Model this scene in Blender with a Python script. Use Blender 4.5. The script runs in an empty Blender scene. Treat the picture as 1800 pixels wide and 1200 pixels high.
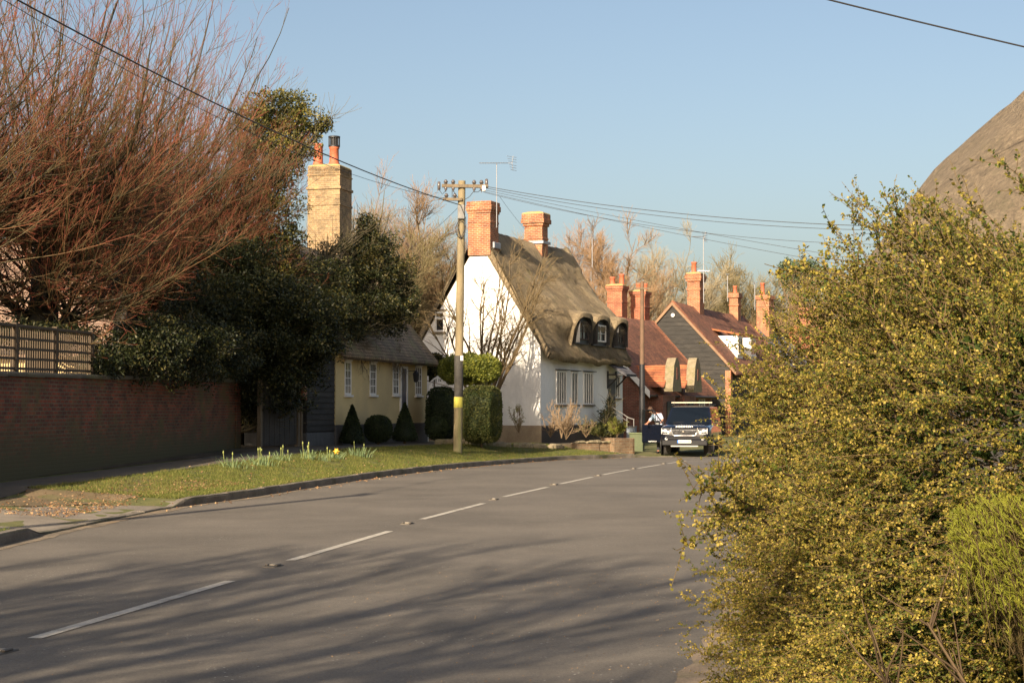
import bpy, math, random
import numpy as np
from mathutils import Vector, Matrix
sc = bpy.context.scene
COL = sc.collection
R = math.radians

# ---------------------------------------------------------------- camera, sky, sun, exposure
F = 2900.0                      # focal length in pixels of the 1800 px wide photograph
PITCH = math.atan(118 / F)
cd = bpy.data.cameras.new("camera"); cam = bpy.data.objects.new("camera", cd); COL.objects.link(cam)
cd.sensor_width = 36; cd.lens = F / 1800 * 36; cd.clip_start = 0.1; cd.clip_end = 6000
cam.location = (0, 0, 1.62); cam.rotation_euler = (math.pi / 2 + PITCH, 0, 0)
sc.camera = cam
SUN_EL = R(24); SUN_AZ = R(22.6)            # light travels towards azimuth 22.6 deg (clockwise from +Y)
w = bpy.data.worlds.new("World"); sc.world = w; w.use_nodes = True
nt = w.node_tree; bg = nt.nodes["Background"]
sky = nt.nodes.new("ShaderNodeTexSky"); sky.sky_type = 'NISHITA'; sky.sun_disc = False
sky.sun_elevation = SUN_EL; sky.sun_rotation = math.pi + SUN_AZ
sky.air_density = 0.95; sky.dust_density = 3.6; sky.ozone_density = 1.0; sky.altitude = 50
tint = nt.nodes.new('ShaderNodeMix'); tint.data_type = 'RGBA'; tint.blend_type = 'MULTIPLY'; tint.inputs[0].default_value = 1; tint.inputs[7].default_value = (1.0, .955, .90, 1)
nt.links.new(sky.outputs[0], tint.inputs[6]); nt.links.new(tint.outputs[2], bg.inputs[0]); bg.inputs[1].default_value = 0.08
sd = bpy.data.lights.new("sun", 'SUN'); sun = bpy.data.objects.new("sun", sd); COL.objects.link(sun)
sd.energy = 5.0; sd.angle = R(0.53); sd.color = (1.0, 0.83, 0.62)
ldir = Vector((math.sin(SUN_AZ) * math.cos(SUN_EL), math.cos(SUN_AZ) * math.cos(SUN_EL), -math.sin(SUN_EL)))
sun.rotation_euler = ldir.to_track_quat('-Z', 'Y').to_euler()
sc.view_settings.view_transform = 'Standard'; sc.view_settings.look = 'None'
sc.view_settings.exposure = 1.1; sc.view_settings.gamma = 1.0
sc.render.engine = 'CYCLES'
sc.cycles.max_bounces = 6; sc.cycles.diffuse_bounces = 3; sc.cycles.glossy_bounces = 3
sc.cycles.transparent_max_bounces = 12; sc.cycles.transmission_bounces = 4; sc.cycles.use_denoising = True

# ---------------------------------------------------------------- geometry of the photograph
CAM = np.array([0, 0, 1.62]); _c, _s = math.cos(PITCH), math.sin(PITCH)
def ray(px, py):
    u = (px - 900) / F; v = (600 - py) / F
    return np.array([u, _c - v * _s, _s + v * _c])
def P(px, py, Y):
    d = ray(px, py); return Vector(CAM + d * (Y / d[1]))
def hit(px, py, o, n):
    d = ray(px, py); o = np.array(o, float); n = np.array(n, float)
    t = np.dot(o - CAM, n) / np.dot(d, n); return Vector(CAM + d * t)

# ---------------------------------------------------------------- object helpers
def link(o): COL.objects.link(o); return o
def tag(o, label=None, cat=None, group=None, kind=None):
    if label: o['label'] = label
    if cat: o['category'] = cat
    if group: o['group'] = group
    if kind: o['kind'] = kind
    return o
def empty(name, loc, rz=0, label=None, cat=None, group=None):
    o = link(bpy.data.objects.new(name, None)); o.location = loc; o.rotation_euler = (0, 0, rz); o.empty_display_size = .2
    return tag(o, label, cat, group)
def npmesh(name, V, faces, mat, parent=None, attr=None, smooth=False):
    """V (n,3); faces: list of int arrays (m,k); attr: dict name -> (n,) floats"""
    me = bpy.data.meshes.new(name); V = np.asarray(V, dtype=np.float32)
    me.vertices.add(len(V)); me.vertices.foreach_set('co', V.ravel())
    fl = [np.asarray(f, dtype=np.int32) for f in faces if len(f)]
    li = np.concatenate([f.ravel() for f in fl]); tot = np.concatenate([np.full(len(f), f.shape[1], np.int32) for f in fl])
    st = np.concatenate([[0], np.cumsum(tot)[:-1]]).astype(np.int32)
    me.loops.add(len(li)); me.loops.foreach_set('vertex_index', li)
    me.polygons.add(len(tot)); me.polygons.foreach_set('loop_start', st); me.polygons.foreach_set('loop_total', tot)
    if smooth: me.polygons.foreach_set('use_smooth', np.ones(len(tot), bool))
    for k, a in (attr or {}).items():
        at = me.attributes.new(k, 'FLOAT', 'POINT'); at.data.foreach_set('value', np.asarray(a, dtype=np.float32))
    me.update(calc_edges=True); me.validate()
    o = link(bpy.data.objects.new(name, me))
    if mat: me.materials.append(mat)
    if parent: o.parent = parent
    return o
class MB:
    """collects simple shapes into one mesh"""
    def __init__(s): s.v = []; s.f = []; s.sm = []
    def add(s, vs, fs, smooth=False, M=None):
        n = len(s.v)
        s.v += [tuple((M @ Vector(v)) if M else v) for v in vs]; s.f += [tuple(i + n for i in f) for f in fs]; s.sm += [smooth] * len(fs); return s
    def box(s, x0, x1, y0, y1, z0, z1, M=None, b=0.0):
        if x0 > x1: x0, x1 = x1, x0
        if y0 > y1: y0, y1 = y1, y0
        if z0 > z1: z0, z1 = z1, z0
        if b:
            b = min(b, (x1 - x0) * .45, (y1 - y0) * .45, (z1 - z0) * .45)
            vs = []; idx = {}
            for sx in (0, 1):
                for sy in (0, 1):
                    for sz in (0, 1):
                        X = (x0, x1)[sx]; Y = (y0, y1)[sy]; Z = (z0, z1)[sz]; dx = b * (1 - 2 * sx); dy = b * (1 - 2 * sy); dz = b * (1 - 2 * sz)
                        for k, p in enumerate(((X, Y + dy, Z + dz), (X + dx, Y, Z + dz), (X + dx, Y + dy, Z))):
                            idx[(sx, sy, sz, k)] = len(vs); vs.append(p)
            I = lambda a, b_, c, k: idx[(a, b_, c, k)]
            fs = []
            for q in (0, 1):
                fs += [(I(q, 0, 0, 0), I(q, 1, 0, 0), I(q, 1, 1, 0), I(q, 0, 1, 0)), (I(0, q, 0, 1), I(1, q, 0, 1), I(1, q, 1, 1), I(0, q, 1, 1)), (I(0, 0, q, 2), I(1, 0, q, 2), I(1, 1, q, 2), I(0, 1, q, 2))]
            for a in (0, 1):
                for c in (0, 1):
                    fs += [(I(0, a, c, 1), I(1, a, c, 1), I(1, a, c, 2), I(0, a, c, 2)), (I(a, 0, c, 0), I(a, 1, c, 0), I(a, 1, c, 2), I(a, 0, c, 2)), (I(a, c, 0, 0), I(a, c, 1, 0), I(a, c, 1, 1), I(a, c, 0, 1))]
            for a in (0, 1):
                for c in (0, 1):
                    for d in (0, 1): fs.append((I(a, c, d, 0), I(a, c, d, 1), I(a, c, d, 2)))
            return s.add(vs, fs, False, M)
        vs = [(x, y, z) for x in (x0, x1) for y in (y0, y1) for z in (z0, z1)]
        return s.add(vs, [(0, 1, 3, 2), (4, 6, 7, 5), (0, 4, 5, 1), (2, 3, 7, 6), (0, 2, 6, 4), (1, 5, 7, 3)], False, M)
    def prism(s, poly, a0, a1, axis='y', M=None, smooth=False):
        """poly of (u,v); axis y: (u,a,v)  axis x: (a,u,v)  axis z: (u,v,a)"""
        n = len(poly); g = {'y': lambda u, v, a: (u, a, v), 'x': lambda u, v, a: (a, u, v), 'z': lambda u, v, a: (u, v, a)}[axis]
        vs = [g(u, v, a0) for u, v in poly] + [g(u, v, a1) for u, v in poly]
        fs = [tuple(range(n)), tuple(range(2 * n - 1, n - 1, -1))] + [(i, (i + 1) % n, n + (i + 1) % n, n + i) for i in range(n)]
        return s.add(vs, fs, smooth, M)
    def tube(s, pts, r, n=8, caps=True, M=None):
        pts = [Vector(p) for p in pts]; K = len(pts); rr = r if hasattr(r, '__len__') else [r] * K; vs = []
        up = Vector((0, 0, 1)); d0 = (pts[-1] - pts[0]).normalized()
        if abs(d0.z) > .8: up = Vector((1, 0, 0))
        for i, p in enumerate(pts):
            t = (pts[min(i + 1, K - 1)] - pts[max(i - 1, 0)]).normalized(); u = t.cross(up).normalized(); v = t.cross(u)
            for k in range(n):
                a = 2 * math.pi * k / n; vs.append(p + (u * math.cos(a) + v * math.sin(a)) * rr[i])
        fs = [(i * n + k, i * n + (k + 1) % n, (i + 1) * n + (k + 1) % n, (i + 1) * n + k) for i in range(K - 1) for k in range(n)]
        s.add(vs, fs, True, M)
        if caps: s.add([tuple(v) for v in vs[:n]], [tuple(range(n))], False, M); s.add([tuple(v) for v in vs[-n:]], [tuple(range(n))], False, M)
        return s
    def lathe(s, prof, n=16, c=(0, 0, 0), axis='z', M=None, smooth=True):
        vs = []
        for r, h in prof:
            for k in range(n):
                a = 2 * math.pi * k / n; x, y = r * math.cos(a), r * math.sin(a)
                p = {'z': (x, y, h), 'x': (h, x, y), 'y': (x, h, y)}[axis]; vs.append((p[0] + c[0], p[1] + c[1], p[2] + c[2]))
        K = len(prof)
        fs = [(i * n + k, i * n + (k + 1) % n, (i + 1) * n + (k + 1) % n, (i + 1) * n + k) for i in range(K - 1) for k in range(n)]
        s.add(vs, fs, smooth, M)
        for i in (0, K - 1):
            if prof[i][0] > 1e-4: s.add(vs[i * n:(i + 1) * n], [tuple(range(n))], False, M)
        return s
    def build(s, name, mat, parent=None):
        me = bpy.data.meshes.new(name); me.from_pydata([tuple(v) for v in s.v], [], s.f); me.polygons.foreach_set('use_smooth', s.sm)
        if mat: me.materials.append(mat)
        import bmesh
        b = bmesh.new(); b.from_mesh(me); bmesh.ops.recalc_face_normals(b, faces=b.faces); b.to_mesh(me); b.free()
        me.update(); o = link(bpy.data.objects.new(name, me))
        if parent: o.parent = parent
        return o
def copy_tree(o, parent=None):
    c = o.copy(); link(c)
    if parent: c.parent = parent
    for ch in [x for x in bpy.data.objects if x.parent == o]: copy_tree(ch, c)
    return c

# ---------------------------------------------------------------- materials
def newmat(name):
    m = bpy.data.materials.new(name); m.use_nodes = True; n = m.node_tree
    return m, n, n.nodes["Principled BSDF"]
def nd(n, t, **kw):
    x = n.nodes.new("ShaderNode" + t)
    for k, v in kw.items():
        if k.startswith('i_'): x.inputs[k[2:].replace('_', ' ')].default_value = v
        else: setattr(x, k, v)
    return x
def c4(c): return (c[0], c[1], c[2], 1)
def noise_fac(n, vec, scale, detail=5, rough=.6, lo=.35, hi=.65):
    t = nd(n, 'TexNoise', i_Scale=scale, i_Detail=detail, i_Roughness=rough); n.links.new(vec, t.inputs['Vector'])
    mr = nd(n, 'MapRange'); mr.inputs[1].default_value = lo; mr.inputs[2].default_value = hi; n.links.new(t.outputs[0], mr.inputs[0]); return mr.outputs[0]
def mixc(n, f, a, b, mode='MIX'):
    m = nd(n, 'Mix', data_type='RGBA', blend_type=mode)
    for s, v in ((0, f), (6, a), (7, b)):
        if isinstance(v, (tuple, list)): m.inputs[s].default_value = c4(v)
        elif isinstance(v, (int, float)): m.inputs[s].default_value = v
        else: n.links.new(v, m.inputs[s])
    return m.outputs[2]
def coords(n, scale=(1, 1, 1)):
    tc = nd(n, 'TexCoord'); mp = nd(n, 'Mapping'); mp.inputs['Scale'].default_value = scale; n.links.new(tc.outputs['Object'], mp.inputs[0]); return mp.outputs[0]
def bump(n, b, h, strength=.4, dist=.02):
    x = nd(n, 'Bump', i_Strength=strength, i_Distance=dist); n.links.new(h, x.inputs['Height']); n.links.new(x.outputs[0], b.inputs['Normal']); return x
def M_noise(name, c1, c2, scale=3, rough=.8, c3=None, fine=40, bs=.3, bd=.01, sc3=(1, 1, 1), metallic=0, fine_amt=.35):
    m, n, b = newmat(name); v = coords(n, sc3)
    col = mixc(n, noise_fac(n, v, scale), c1, c2)
    if c3: col = mixc(n, noise_fac(n, v, scale * .37, lo=.52, hi=.68), col, c3)
    f = noise_fac(n, v, fine, 3, .7, .2, .8)
    dk = mixc(n, f, (1 - fine_amt,) * 3, (1 + fine_amt * .6,) * 3); col = mixc(n, 1.0, col, dk, 'MULTIPLY')
    n.links.new(col, b.inputs['Base Color']); b.inputs['Roughness'].default_value = rough; b.inputs['Metallic'].default_value = metallic
    if bs: bump(n, b, f, bs, bd)
    return m
def M_plain(name, c, rough=.5, metallic=0, spec=None, em=None):
    m, n, b = newmat(name); b.inputs['Base Color'].default_value = c4(c); b.inputs['Roughness'].default_value = rough; b.inputs['Metallic'].default_value = metallic
    if spec is not None: b.inputs['Specular IOR Level'].default_value = spec
    return m
def wallvec(n, kz=1.0, mode='wall'):
    tc = nd(n, 'TexCoord'); sp = nd(n, 'SeparateXYZ'); n.links.new(tc.outputs['Object'], sp.inputs[0])
    cb = nd(n, 'CombineXYZ')
    if mode == 'wall':
        ad = nd(n, 'Math', operation='ADD'); n.links.new(sp.outputs[0], ad.inputs[0]); n.links.new(sp.outputs[1], ad.inputs[1]); n.links.new(ad.outputs[0], cb.inputs[0])
    else: n.links.new(sp.outputs[1], cb.inputs[0])
    ml = nd(n, 'Math', operation='MULTIPLY'); ml.inputs[1].default_value = kz; n.links.new(sp.outputs[2], ml.inputs[0]); n.links.new(ml.outputs[0], cb.inputs[1])
    return cb.outputs[0], tc.outputs['Object']
def M_brick(name, c1, c2, mortar, bw=.225, rh=.075, ms=.011, mode='wall', kz=1.0, stain=None, stain_z=None, bs=.5, dist=.01, sscale=1.3, slo=.5, shi=.7):
    m, n, b = newmat(name); v, ob = wallvec(n, kz, mode)
    t = nd(n, 'TexBrick', i_Scale=1.0, i_Mortar_Size=ms, i_Mortar_Smooth=.1, i_Bias=0.0, i_Brick_Width=bw, i_Row_Height=rh)
    t.inputs['Color1'].default_value = c4(c1); t.inputs['Color2'].default_value = c4(c2); t.inputs['Mortar'].default_value = c4(mortar)
    n.links.new(v, t.inputs['Vector'])
    col = mixc(n, 1.0, t.outputs[0], mixc(n, noise_fac(n, ob, 2.2), (.62, .62, .62), (1.2, 1.15, 1.1)), 'MULTIPLY')
    col = mixc(n, 1.0, col, mixc(n, noise_fac(n, ob, 26, 4), (.75, .75, .75), (1.2, 1.2, 1.2)), 'MULTIPLY')
    if stain: col = mixc(n, noise_fac(n, ob, sscale, 6, .65, slo, shi), col, stain)
    if stain_z:
        z0, z1, zc = stain_z; sp = nd(n, 'SeparateXYZ'); n.links.new(ob, sp.inputs[0])
        ns = noise_fac(n, ob, 1.6, 6, .7, .3, .7); mu = nd(n, 'Math', operation='MULTIPLY_ADD'); mu.inputs[1].default_value = -(z1 - z0) * .8; n.links.new(ns, mu.inputs[0]); n.links.new(sp.outputs[2], mu.inputs[2])
        mr = nd(n, 'MapRange'); mr.inputs[1].default_value = z0 - (z1 - z0) * .4; mr.inputs[2].default_value = z1 - (z1 - z0) * .4; n.links.new(mu.outputs[0], mr.inputs[0])
        col = mixc(n, mr.outputs[0], col, zc)
    n.links.new(col, b.inputs['Base Color']); b.inputs['Roughness'].default_value = .85
    inv = nd(n, 'Math', operation='SUBTRACT'); inv.inputs[0].default_value = 1; n.links.new(t.outputs['Fac'], inv.inputs[1])
    bump(n, b, inv.outputs[0], bs, dist)
    return m
def M_attr(name, cols, rough=.7, trans=.0, pos=None, spec=.3, vary=None):
    """colour ramp over the per-vertex 'tint' of the thing (young / old wood, leaf age, painted sunlit clumps)"""
    m, n, b = newmat(name); a = nd(n, 'Attribute'); a.attribute_name = 'tint'
    rp = nd(n, 'ValToRGB'); n.links.new(a.outputs['Fac'], rp.inputs[0]); e = rp.color_ramp.elements
    pos = pos or [i / (len(cols) - 1) for i in range(len(cols))]
    e[0].position = pos[0]; e[0].color = c4(cols[0]); e[1].position = pos[-1]; e[1].color = c4(cols[-1])
    for p, c in list(zip(pos, cols))[1:-1]: x = e.new(p); x.color = c4(c)
    n.links.new(rp.outputs[0], b.inputs['Base Color']); b.inputs['Roughness'].default_value = rough; b.inputs['Specular IOR Level'].default_value = spec
    if trans:
        tr = nd(n, 'BsdfTranslucent'); n.links.new(rp.outputs[0], tr.inputs[0]); mx = nd(n, 'MixShader'); mx.inputs[0].default_value = trans
        n.links.new(b.outputs[0], mx.inputs[1]); n.links.new(tr.outputs[0], mx.inputs[2]); n.links.new(mx.outputs[0], n.nodes['Material Output'].inputs[0])
    return m

# ---------------------------------------------------------------- growing things
rng = np.random.default_rng(7)
def unit(a): return a / np.maximum(np.linalg.norm(a, axis=-1, keepdims=True), 1e-9)
def tubes(groups, sides=4):
    """groups: list of (P (N,K,3), Rr (N,K), T (N,K)) -> V, F, tint"""
    Vs = []; Fs = []; Ts = []; base = 0
    for g in groups:
        Pn, Rr, T = g[:3]; sd = g[3] if len(g) > 3 else sides
        if len(Pn) == 0: continue
        N, K, _ = Pn.shape
        tg = np.gradient(Pn, axis=1); tg = unit(tg)
        ref = np.zeros((N, 1, 3)); main = np.abs(Pn[:, -1] - Pn[:, 0]); ref[np.arange(N), 0, np.argmin(main, axis=1)] = 1
        u = unit(np.cross(tg, ref)); v = np.cross(tg, u)
        an = np.arange(sd) * 2 * np.pi / sd
        ring = Pn[:, :, None, :] + Rr[:, :, None, None] * (np.cos(an)[None, None, :, None] * u[:, :, None, :] + np.sin(an)[None, None, :, None] * v[:, :, None, :])
        Vs.append(ring.reshape(-1, 3)); Ts.append(np.repeat(T.reshape(-1), sd))
        i = np.arange(N)[:, None, None] * K * sd + np.arange(K - 1)[None, :, None] * sd; k = np.arange(sd)[None, None, :]; k2 = (k + 1) % sd
        Fs.append(np.stack([i + k, i + k2, i + sd + k2, i + sd + k], -1).reshape(-1, 4) + base); base += N * K * sd
    return np.concatenate(Vs), [np.concatenate(Fs)], np.concatenate(Ts)
def interp(Pn, t):
    """Pn (N,K,3), t (N,m) in 0..1 -> points (N,m,3), tangents"""
    N, K, _ = Pn.shape; x = np.clip(t, 0, .9999) * (K - 1); i = x.astype(int); f = (x - i)[..., None]; r = np.arange(N)[:, None]
    a, b = Pn[r, i], Pn[r, i + 1]; return a * (1 - f) + b * f, unit(b - a)
def grow(par, n, t0, t1, length, ang, up=0., wig=.15, K=7, r=(.01, .004), tint=(0, 1), shrink=.4, bias=None, frac=1.0):
    """children polylines of par; up: upward turn over the length; bias: vector added to directions"""
    Pn, Rr = par[0], par[1]; N = len(Pn)
    t = rng.uniform(t0, t1, (N, n)); p, tg = interp(Pn, t); Kp = Pn.shape[1]
    xi = np.clip(t, 0, .9999) * (Kp - 1); ii = xi.astype(int); pr = Rr[np.arange(N)[:, None], ii]
    p = p.reshape(-1, 3); tg = tg.reshape(-1, 3); tt = t.reshape(-1); pr = pr.reshape(-1); M = len(p)
    perp = unit(np.cross(tg, rng.normal(size=(M, 3)))); a = rng.uniform(ang[0], ang[1], M)[:, None]
    d = unit(tg * np.cos(a) + perp * np.sin(a))
    if bias is not None: d = unit(d + np.asarray(bias))
    L = rng.uniform(length[0], length[1], M) * (1 - shrink * tt)
    if frac < 1: k = rng.random(M) < frac; p, d, L, pr = p[k], d[k], L[k], pr[k]; M = len(p)
    out = np.zeros((M, K, 3)); out[:, 0] = p; st = (L / (K - 1))[:, None]
    for j in range(1, K):
        d = unit(d + np.array([0, 0, up / (K - 1)]) + rng.normal(size=(M, 3)) * wig); out[:, j] = out[:, j - 1] + d * st
    s = np.linspace(0, 1, K)[None]; r0 = np.minimum(r[0], pr * .85)[:, None]
    return out, r0 + (np.minimum(r[1], r0) - r0) * s, np.broadcast_to(tint[0] + (tint[1] - tint[0]) * s, (M, K)).copy()
def stems(starts, dirs, lengths, up=0, wig=.05, K=10, r=(.2, .05), tint=(0, .2)):
    p = np.asarray(starts, float); d = unit(np.asarray(dirs, float)); L = np.asarray(lengths, float); M = len(p)
    out = np.zeros((M, K, 3)); out[:, 0] = p
    for j in range(1, K):
        d = unit(d + np.array([0, 0, up / (K - 1)]) + rng.normal(size=(M, 3)) * wig); out[:, j] = out[:, j - 1] + d * (L / (K - 1))[:, None]
    s = np.linspace(0, 1, K)[None]
    return out, np.broadcast_to(r[0] + (r[1] - r[0]) * s, (M, K)).copy(), np.broadcast_to(tint[0] + (tint[1] - tint[0]) * s, (M, K)).copy()
def leaves(c, d, L, W, tint, tw=None):
    """rhombus leaves at c along d"""
    M = len(c); d = unit(d); s = unit(np.cross(d, rng.normal(size=(M, 3)))); L = np.broadcast_to(L, (M,))[:, None]; W = np.broadcast_to(W, (M,))[:, None]
    V = np.stack([c, c + d * L * .5 + s * W * .5, c + d * L, c + d * L * .5 - s * W * .5], 1).reshape(-1, 3)
    Fc = np.arange(M * 4).reshape(-1, 4); return V, Fc, np.repeat(np.broadcast_to(tint, (M,)), 4)

# ================================================================ GROUND
def ss(x): x = np.clip(x, 0, 1); return x * x * (3 - 2 * x)
def zr(y): return -.20 * ss((np.asarray(y, float) - 38) / 27) - .004 * np.clip(np.asarray(y, float) - 65, 0, 400)
_k = np.array([(-12, -60), (-9.3, -25), (-7.6, -5), (-6.7, 8), (-6.15, 17), (-6.0, 21.5), (-5.6, 26.9), (-4.85, 29.9), (-4.1, 34.1), (-3.3, 38.2), (-1.7, 45.5), (-.1, 51.8), (1.64, 57.3), (4.5, 61.6), (7.6, 63.1), (14, 65), (30, 69), (60, 75)], float)
def resample(pts, st):
    s = np.concatenate([[0], np.cumsum(np.linalg.norm(np.diff(pts, axis=0), axis=1))]); q = np.arange(0, s[-1], st)
    return np.stack([np.interp(q, s, pts[:, i]) for i in range(pts.shape[1])], 1)
KB = resample(_k, .25); ker = np.hanning(15); ker /= ker.sum()
_pad = np.concatenate([np.repeat(KB[:1], 7, 0), KB, np.repeat(KB[-1:], 7, 0)]); KB = np.stack([np.convolve(_pad[:, i], ker, 'valid') for i in (0, 1)], 1)[8:-8]
KS = np.concatenate([[0], np.cumsum(np.linalg.norm(np.diff(KB, axis=0), axis=1))])
_t = unit(np.gradient(KB, axis=0)); KN = np.stack([-_t[:, 1], _t[:, 0]], 1)
def s_at(x, y): return KS[np.argmin((KB[:, 0] - x) ** 2 + (KB[:, 1] - y) ** 2)]
S_DROP0, S_DROP1, S_END = s_at(-6.0, 21.2), s_at(-5.55, 27.0), s_at(4.5, 61.6)
def kh(s):
    s = np.asarray(s, float); d = np.clip(np.minimum((s - S_DROP0 + .7) / .7, (S_DROP1 + .7 - s) / .7), 0, 1)
    e = np.clip((s - S_END) / .8, 0, 1); return .125 - .11 * np.maximum(ss(d), ss(e))
def rise(y): return np.interp(y, [0, 26, 34, 45, 55, 60, 61.8, 63], [.08, .1, .2, .40, .42, .36, .15, .06])
def T(s, d):
    s = np.asarray(s, float); d = np.asarray(d, float)
    x = np.interp(s, KS, KB[:, 0]); y = np.interp(s, KS, KB[:, 1]); nx = np.interp(s, KS, KN[:, 0]); ny = np.interp(s, KS, KN[:, 1])
    z = zr(y) + kh(s) + rise(y) * ss(d / 3.2) + .006 * np.clip(d, 0, 60)
    return np.stack([x + nx * d, y + ny * d, z], -1)
def h_at(x, y):
    i = np.argmin((KB[:, 0] - x) ** 2 + (KB[:, 1] - y) ** 2); v = np.array([x, y]) - KB[i]; d = float(np.dot(v, KN[i]))
    return float(T(KS[i], d)[2]) if d > 0 else float(zr(y))
def sheet(name, s0, s1, d0, d1, ns, ndv, mat, up=.004, edge=None, wob=0, seed=1):
    """a ground sheet following the terrain, between kerb offsets d0(s)..d1(s)"""
    s = np.linspace(s0, s1, ns); f = np.linspace(0, 1, ndv); r = np.random.default_rng(seed)
    a = d0(s) if callable(d0) else np.full(ns, float(d0)); b = d1(s) if callable(d1) else np.full(ns, float(d1))
    if wob: b = b + np.convolve(r.normal(size=ns + 6), np.ones(7) / 7, 'valid') * wob; a = a + (np.convolve(r.normal(size=ns + 6), np.ones(7) / 7, 'valid') * wob if wob and d0 != 0 else 0)
    D = a[:, None] + (b - a)[:, None] * f[None]; V = T(np.repeat(s, ndv), D.ravel()); V[:, 2] += up
    i = np.arange(ns - 1)[:, None] * ndv + np.arange(ndv - 1)[None]
    o = npmesh(name, V, [np.stack([i, i + 1, i + ndv + 1, i + ndv], -1).reshape(-1, 4)], mat, smooth=True); return tag(o, kind='structure')

m_grassland = M_noise('field', (.045, .06, .015), (.08, .075, .03), .15, .95)
g = MB(); N_ = 24
g.add([(-3000, -3000, -1.6), (3000, -3000, -1.6), (3000, 3000, -1.6), (-3000, 3000, -1.6)], [(0, 1, 2, 3)])
tag(g.build('ground', m_grassland), kind='structure')
# verge and gardens left of the road
m_verge = M_noise('verge_grass', (.09, .105, .024), (.145, .14, .04), 1.3, .95, (.17, .14, .06), 60, .6, .03)
m_soil = M_noise('garden_soil', (.07, .05, .03), (.12, .09, .055), 1.2, .95, (.06, .065, .02), 50, .6, .03)
dl = np.array([0, .12, .3, .6, 1, 1.4, 1.8, 2.3, 2.8, 3.4, 4.2, 6, 9, 14, 25, 60]); sl = np.arange(0, KS[-1], .4)
V = T(np.repeat(sl, len(dl)), np.tile(dl, len(sl))); V[:, 2] += (rng.random(len(V)) - .5) * .02 * (np.tile(dl, len(sl)) > .2)
i = np.arange(len(sl) - 1)[:, None] * len(dl) + np.arange(len(dl) - 1)[None]
tag(npmesh('verge', V, [np.stack([i, i + 1, i + len(dl) + 1, i + len(dl)], -1).reshape(-1, 4)], m_verge, smooth=True), kind='structure')
sheet('garden_ground', 10, S_END - 3, 4.5, 40, 120, 12, m_soil, .012)
# road: one sheet, aggregate texture, worn wheel tracks
m, n, b = newmat('asphalt'); v = coords(n)
col = mixc(n, noise_fac(n, v, .35, 6, .7, .38, .62), (.104, .090, .071), (.148, .128, .102)); 
col = mixc(n, 1, col, mixc(n, noise_fac(n, v, 11, 6, .85, .3, .7), (.82, .82, .82), (1.16, 1.16, 1.16)), 'MULTIPLY')
col = mixc(n, 1, col, mixc(n, noise_fac(n, v, 48, 4, .9, .3, .7), (.50, .50, .50), (1.50, 1.50, 1.50)), 'MULTIPLY')
vv = nd(n, 'TexVoronoi', i_Scale=13.0); n.links.new(v, vv.inputs['Vector'])
mr = nd(n, 'MapRange'); mr.inputs[1].default_value = .13; mr.inputs[2].default_value = .08; n.links.new(vv.outputs['Distance'], mr.inputs[0])
sp2 = nd(n, 'Math', operation='MULTIPLY'); n.links.new(mr.outputs[0], sp2.inputs[0]); n.links.new(noise_fac(n, v, .8, 3, .6, .5, .6), sp2.inputs[1])
col = mixc(n, sp2.outputs[0], col, (.42, .39, .34))
vc = nd(n, 'TexVoronoi', feature='DISTANCE_TO_EDGE', i_Scale=.42); nz = nd(n, 'TexNoise', i_Scale=2.5, i_Detail=5); n.links.new(v, nz.inputs['Vector'])
av = nd(n, 'VectorMath', operation='MULTIPLY_ADD'); n.links.new(nz.outputs['Color'], av.inputs[0]); av.inputs[1].default_value = (.8, .8, .8); n.links.new(v, av.inputs[2]); n.links.new(av.outputs[0], vc.inputs['Vector'])
cr = nd(n, 'MapRange'); cr.inputs[1].default_value = .006; cr.inputs[2].default_value = .001; n.links.new(vc.outputs['Distance'], cr.inputs[0])
cm = nd(n, 'Math', operation='MULTIPLY'); n.links.new(cr.outputs[0], cm.inputs[0]); n.links.new(noise_fac(n, v, .25, 2, .5, .52, .62), cm.inputs[1])
col = mixc(n, cm.outputs[0], col, (.09, .08, .07))
n.links.new(col, b.inputs['Base Color']); b.inputs['Roughness'].default_value = .82
bump(n, b, noise_fac(n, v, 120, 3, .8, .2, .8), .45, .006); m_road = m
xs = np.concatenate([np.linspace(-14, 20, 60), [30, 60]]); ys = np.linspace(-60, 110, 220)
X, Y = np.meshgrid(xs, ys); Z = zr(Y); V = np.stack([X, Y, Z], -1).reshape(-1, 3)
i = np.arange(len(ys) - 1)[:, None] * len(xs) + np.arange(len(xs) - 1)[None]
# keep the road under the kerb line only
cen = V[i.ravel()] ; keep = []
for p in cen:
    j = np.argmin((KB[:, 0] - p[0]) ** 2 + (KB[:, 1] - p[1]) ** 2); keep.append(np.dot(p[:2] - KB[j], KN[j]) < 1.2)
Fq = np.stack([i, i + 1, i + len(xs) + 1, i + len(xs)], -1).reshape(-1, 4)[np.array(keep)]
tag(npmesh('road', V, [Fq], m_road, smooth=True), kind='structure')

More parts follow.
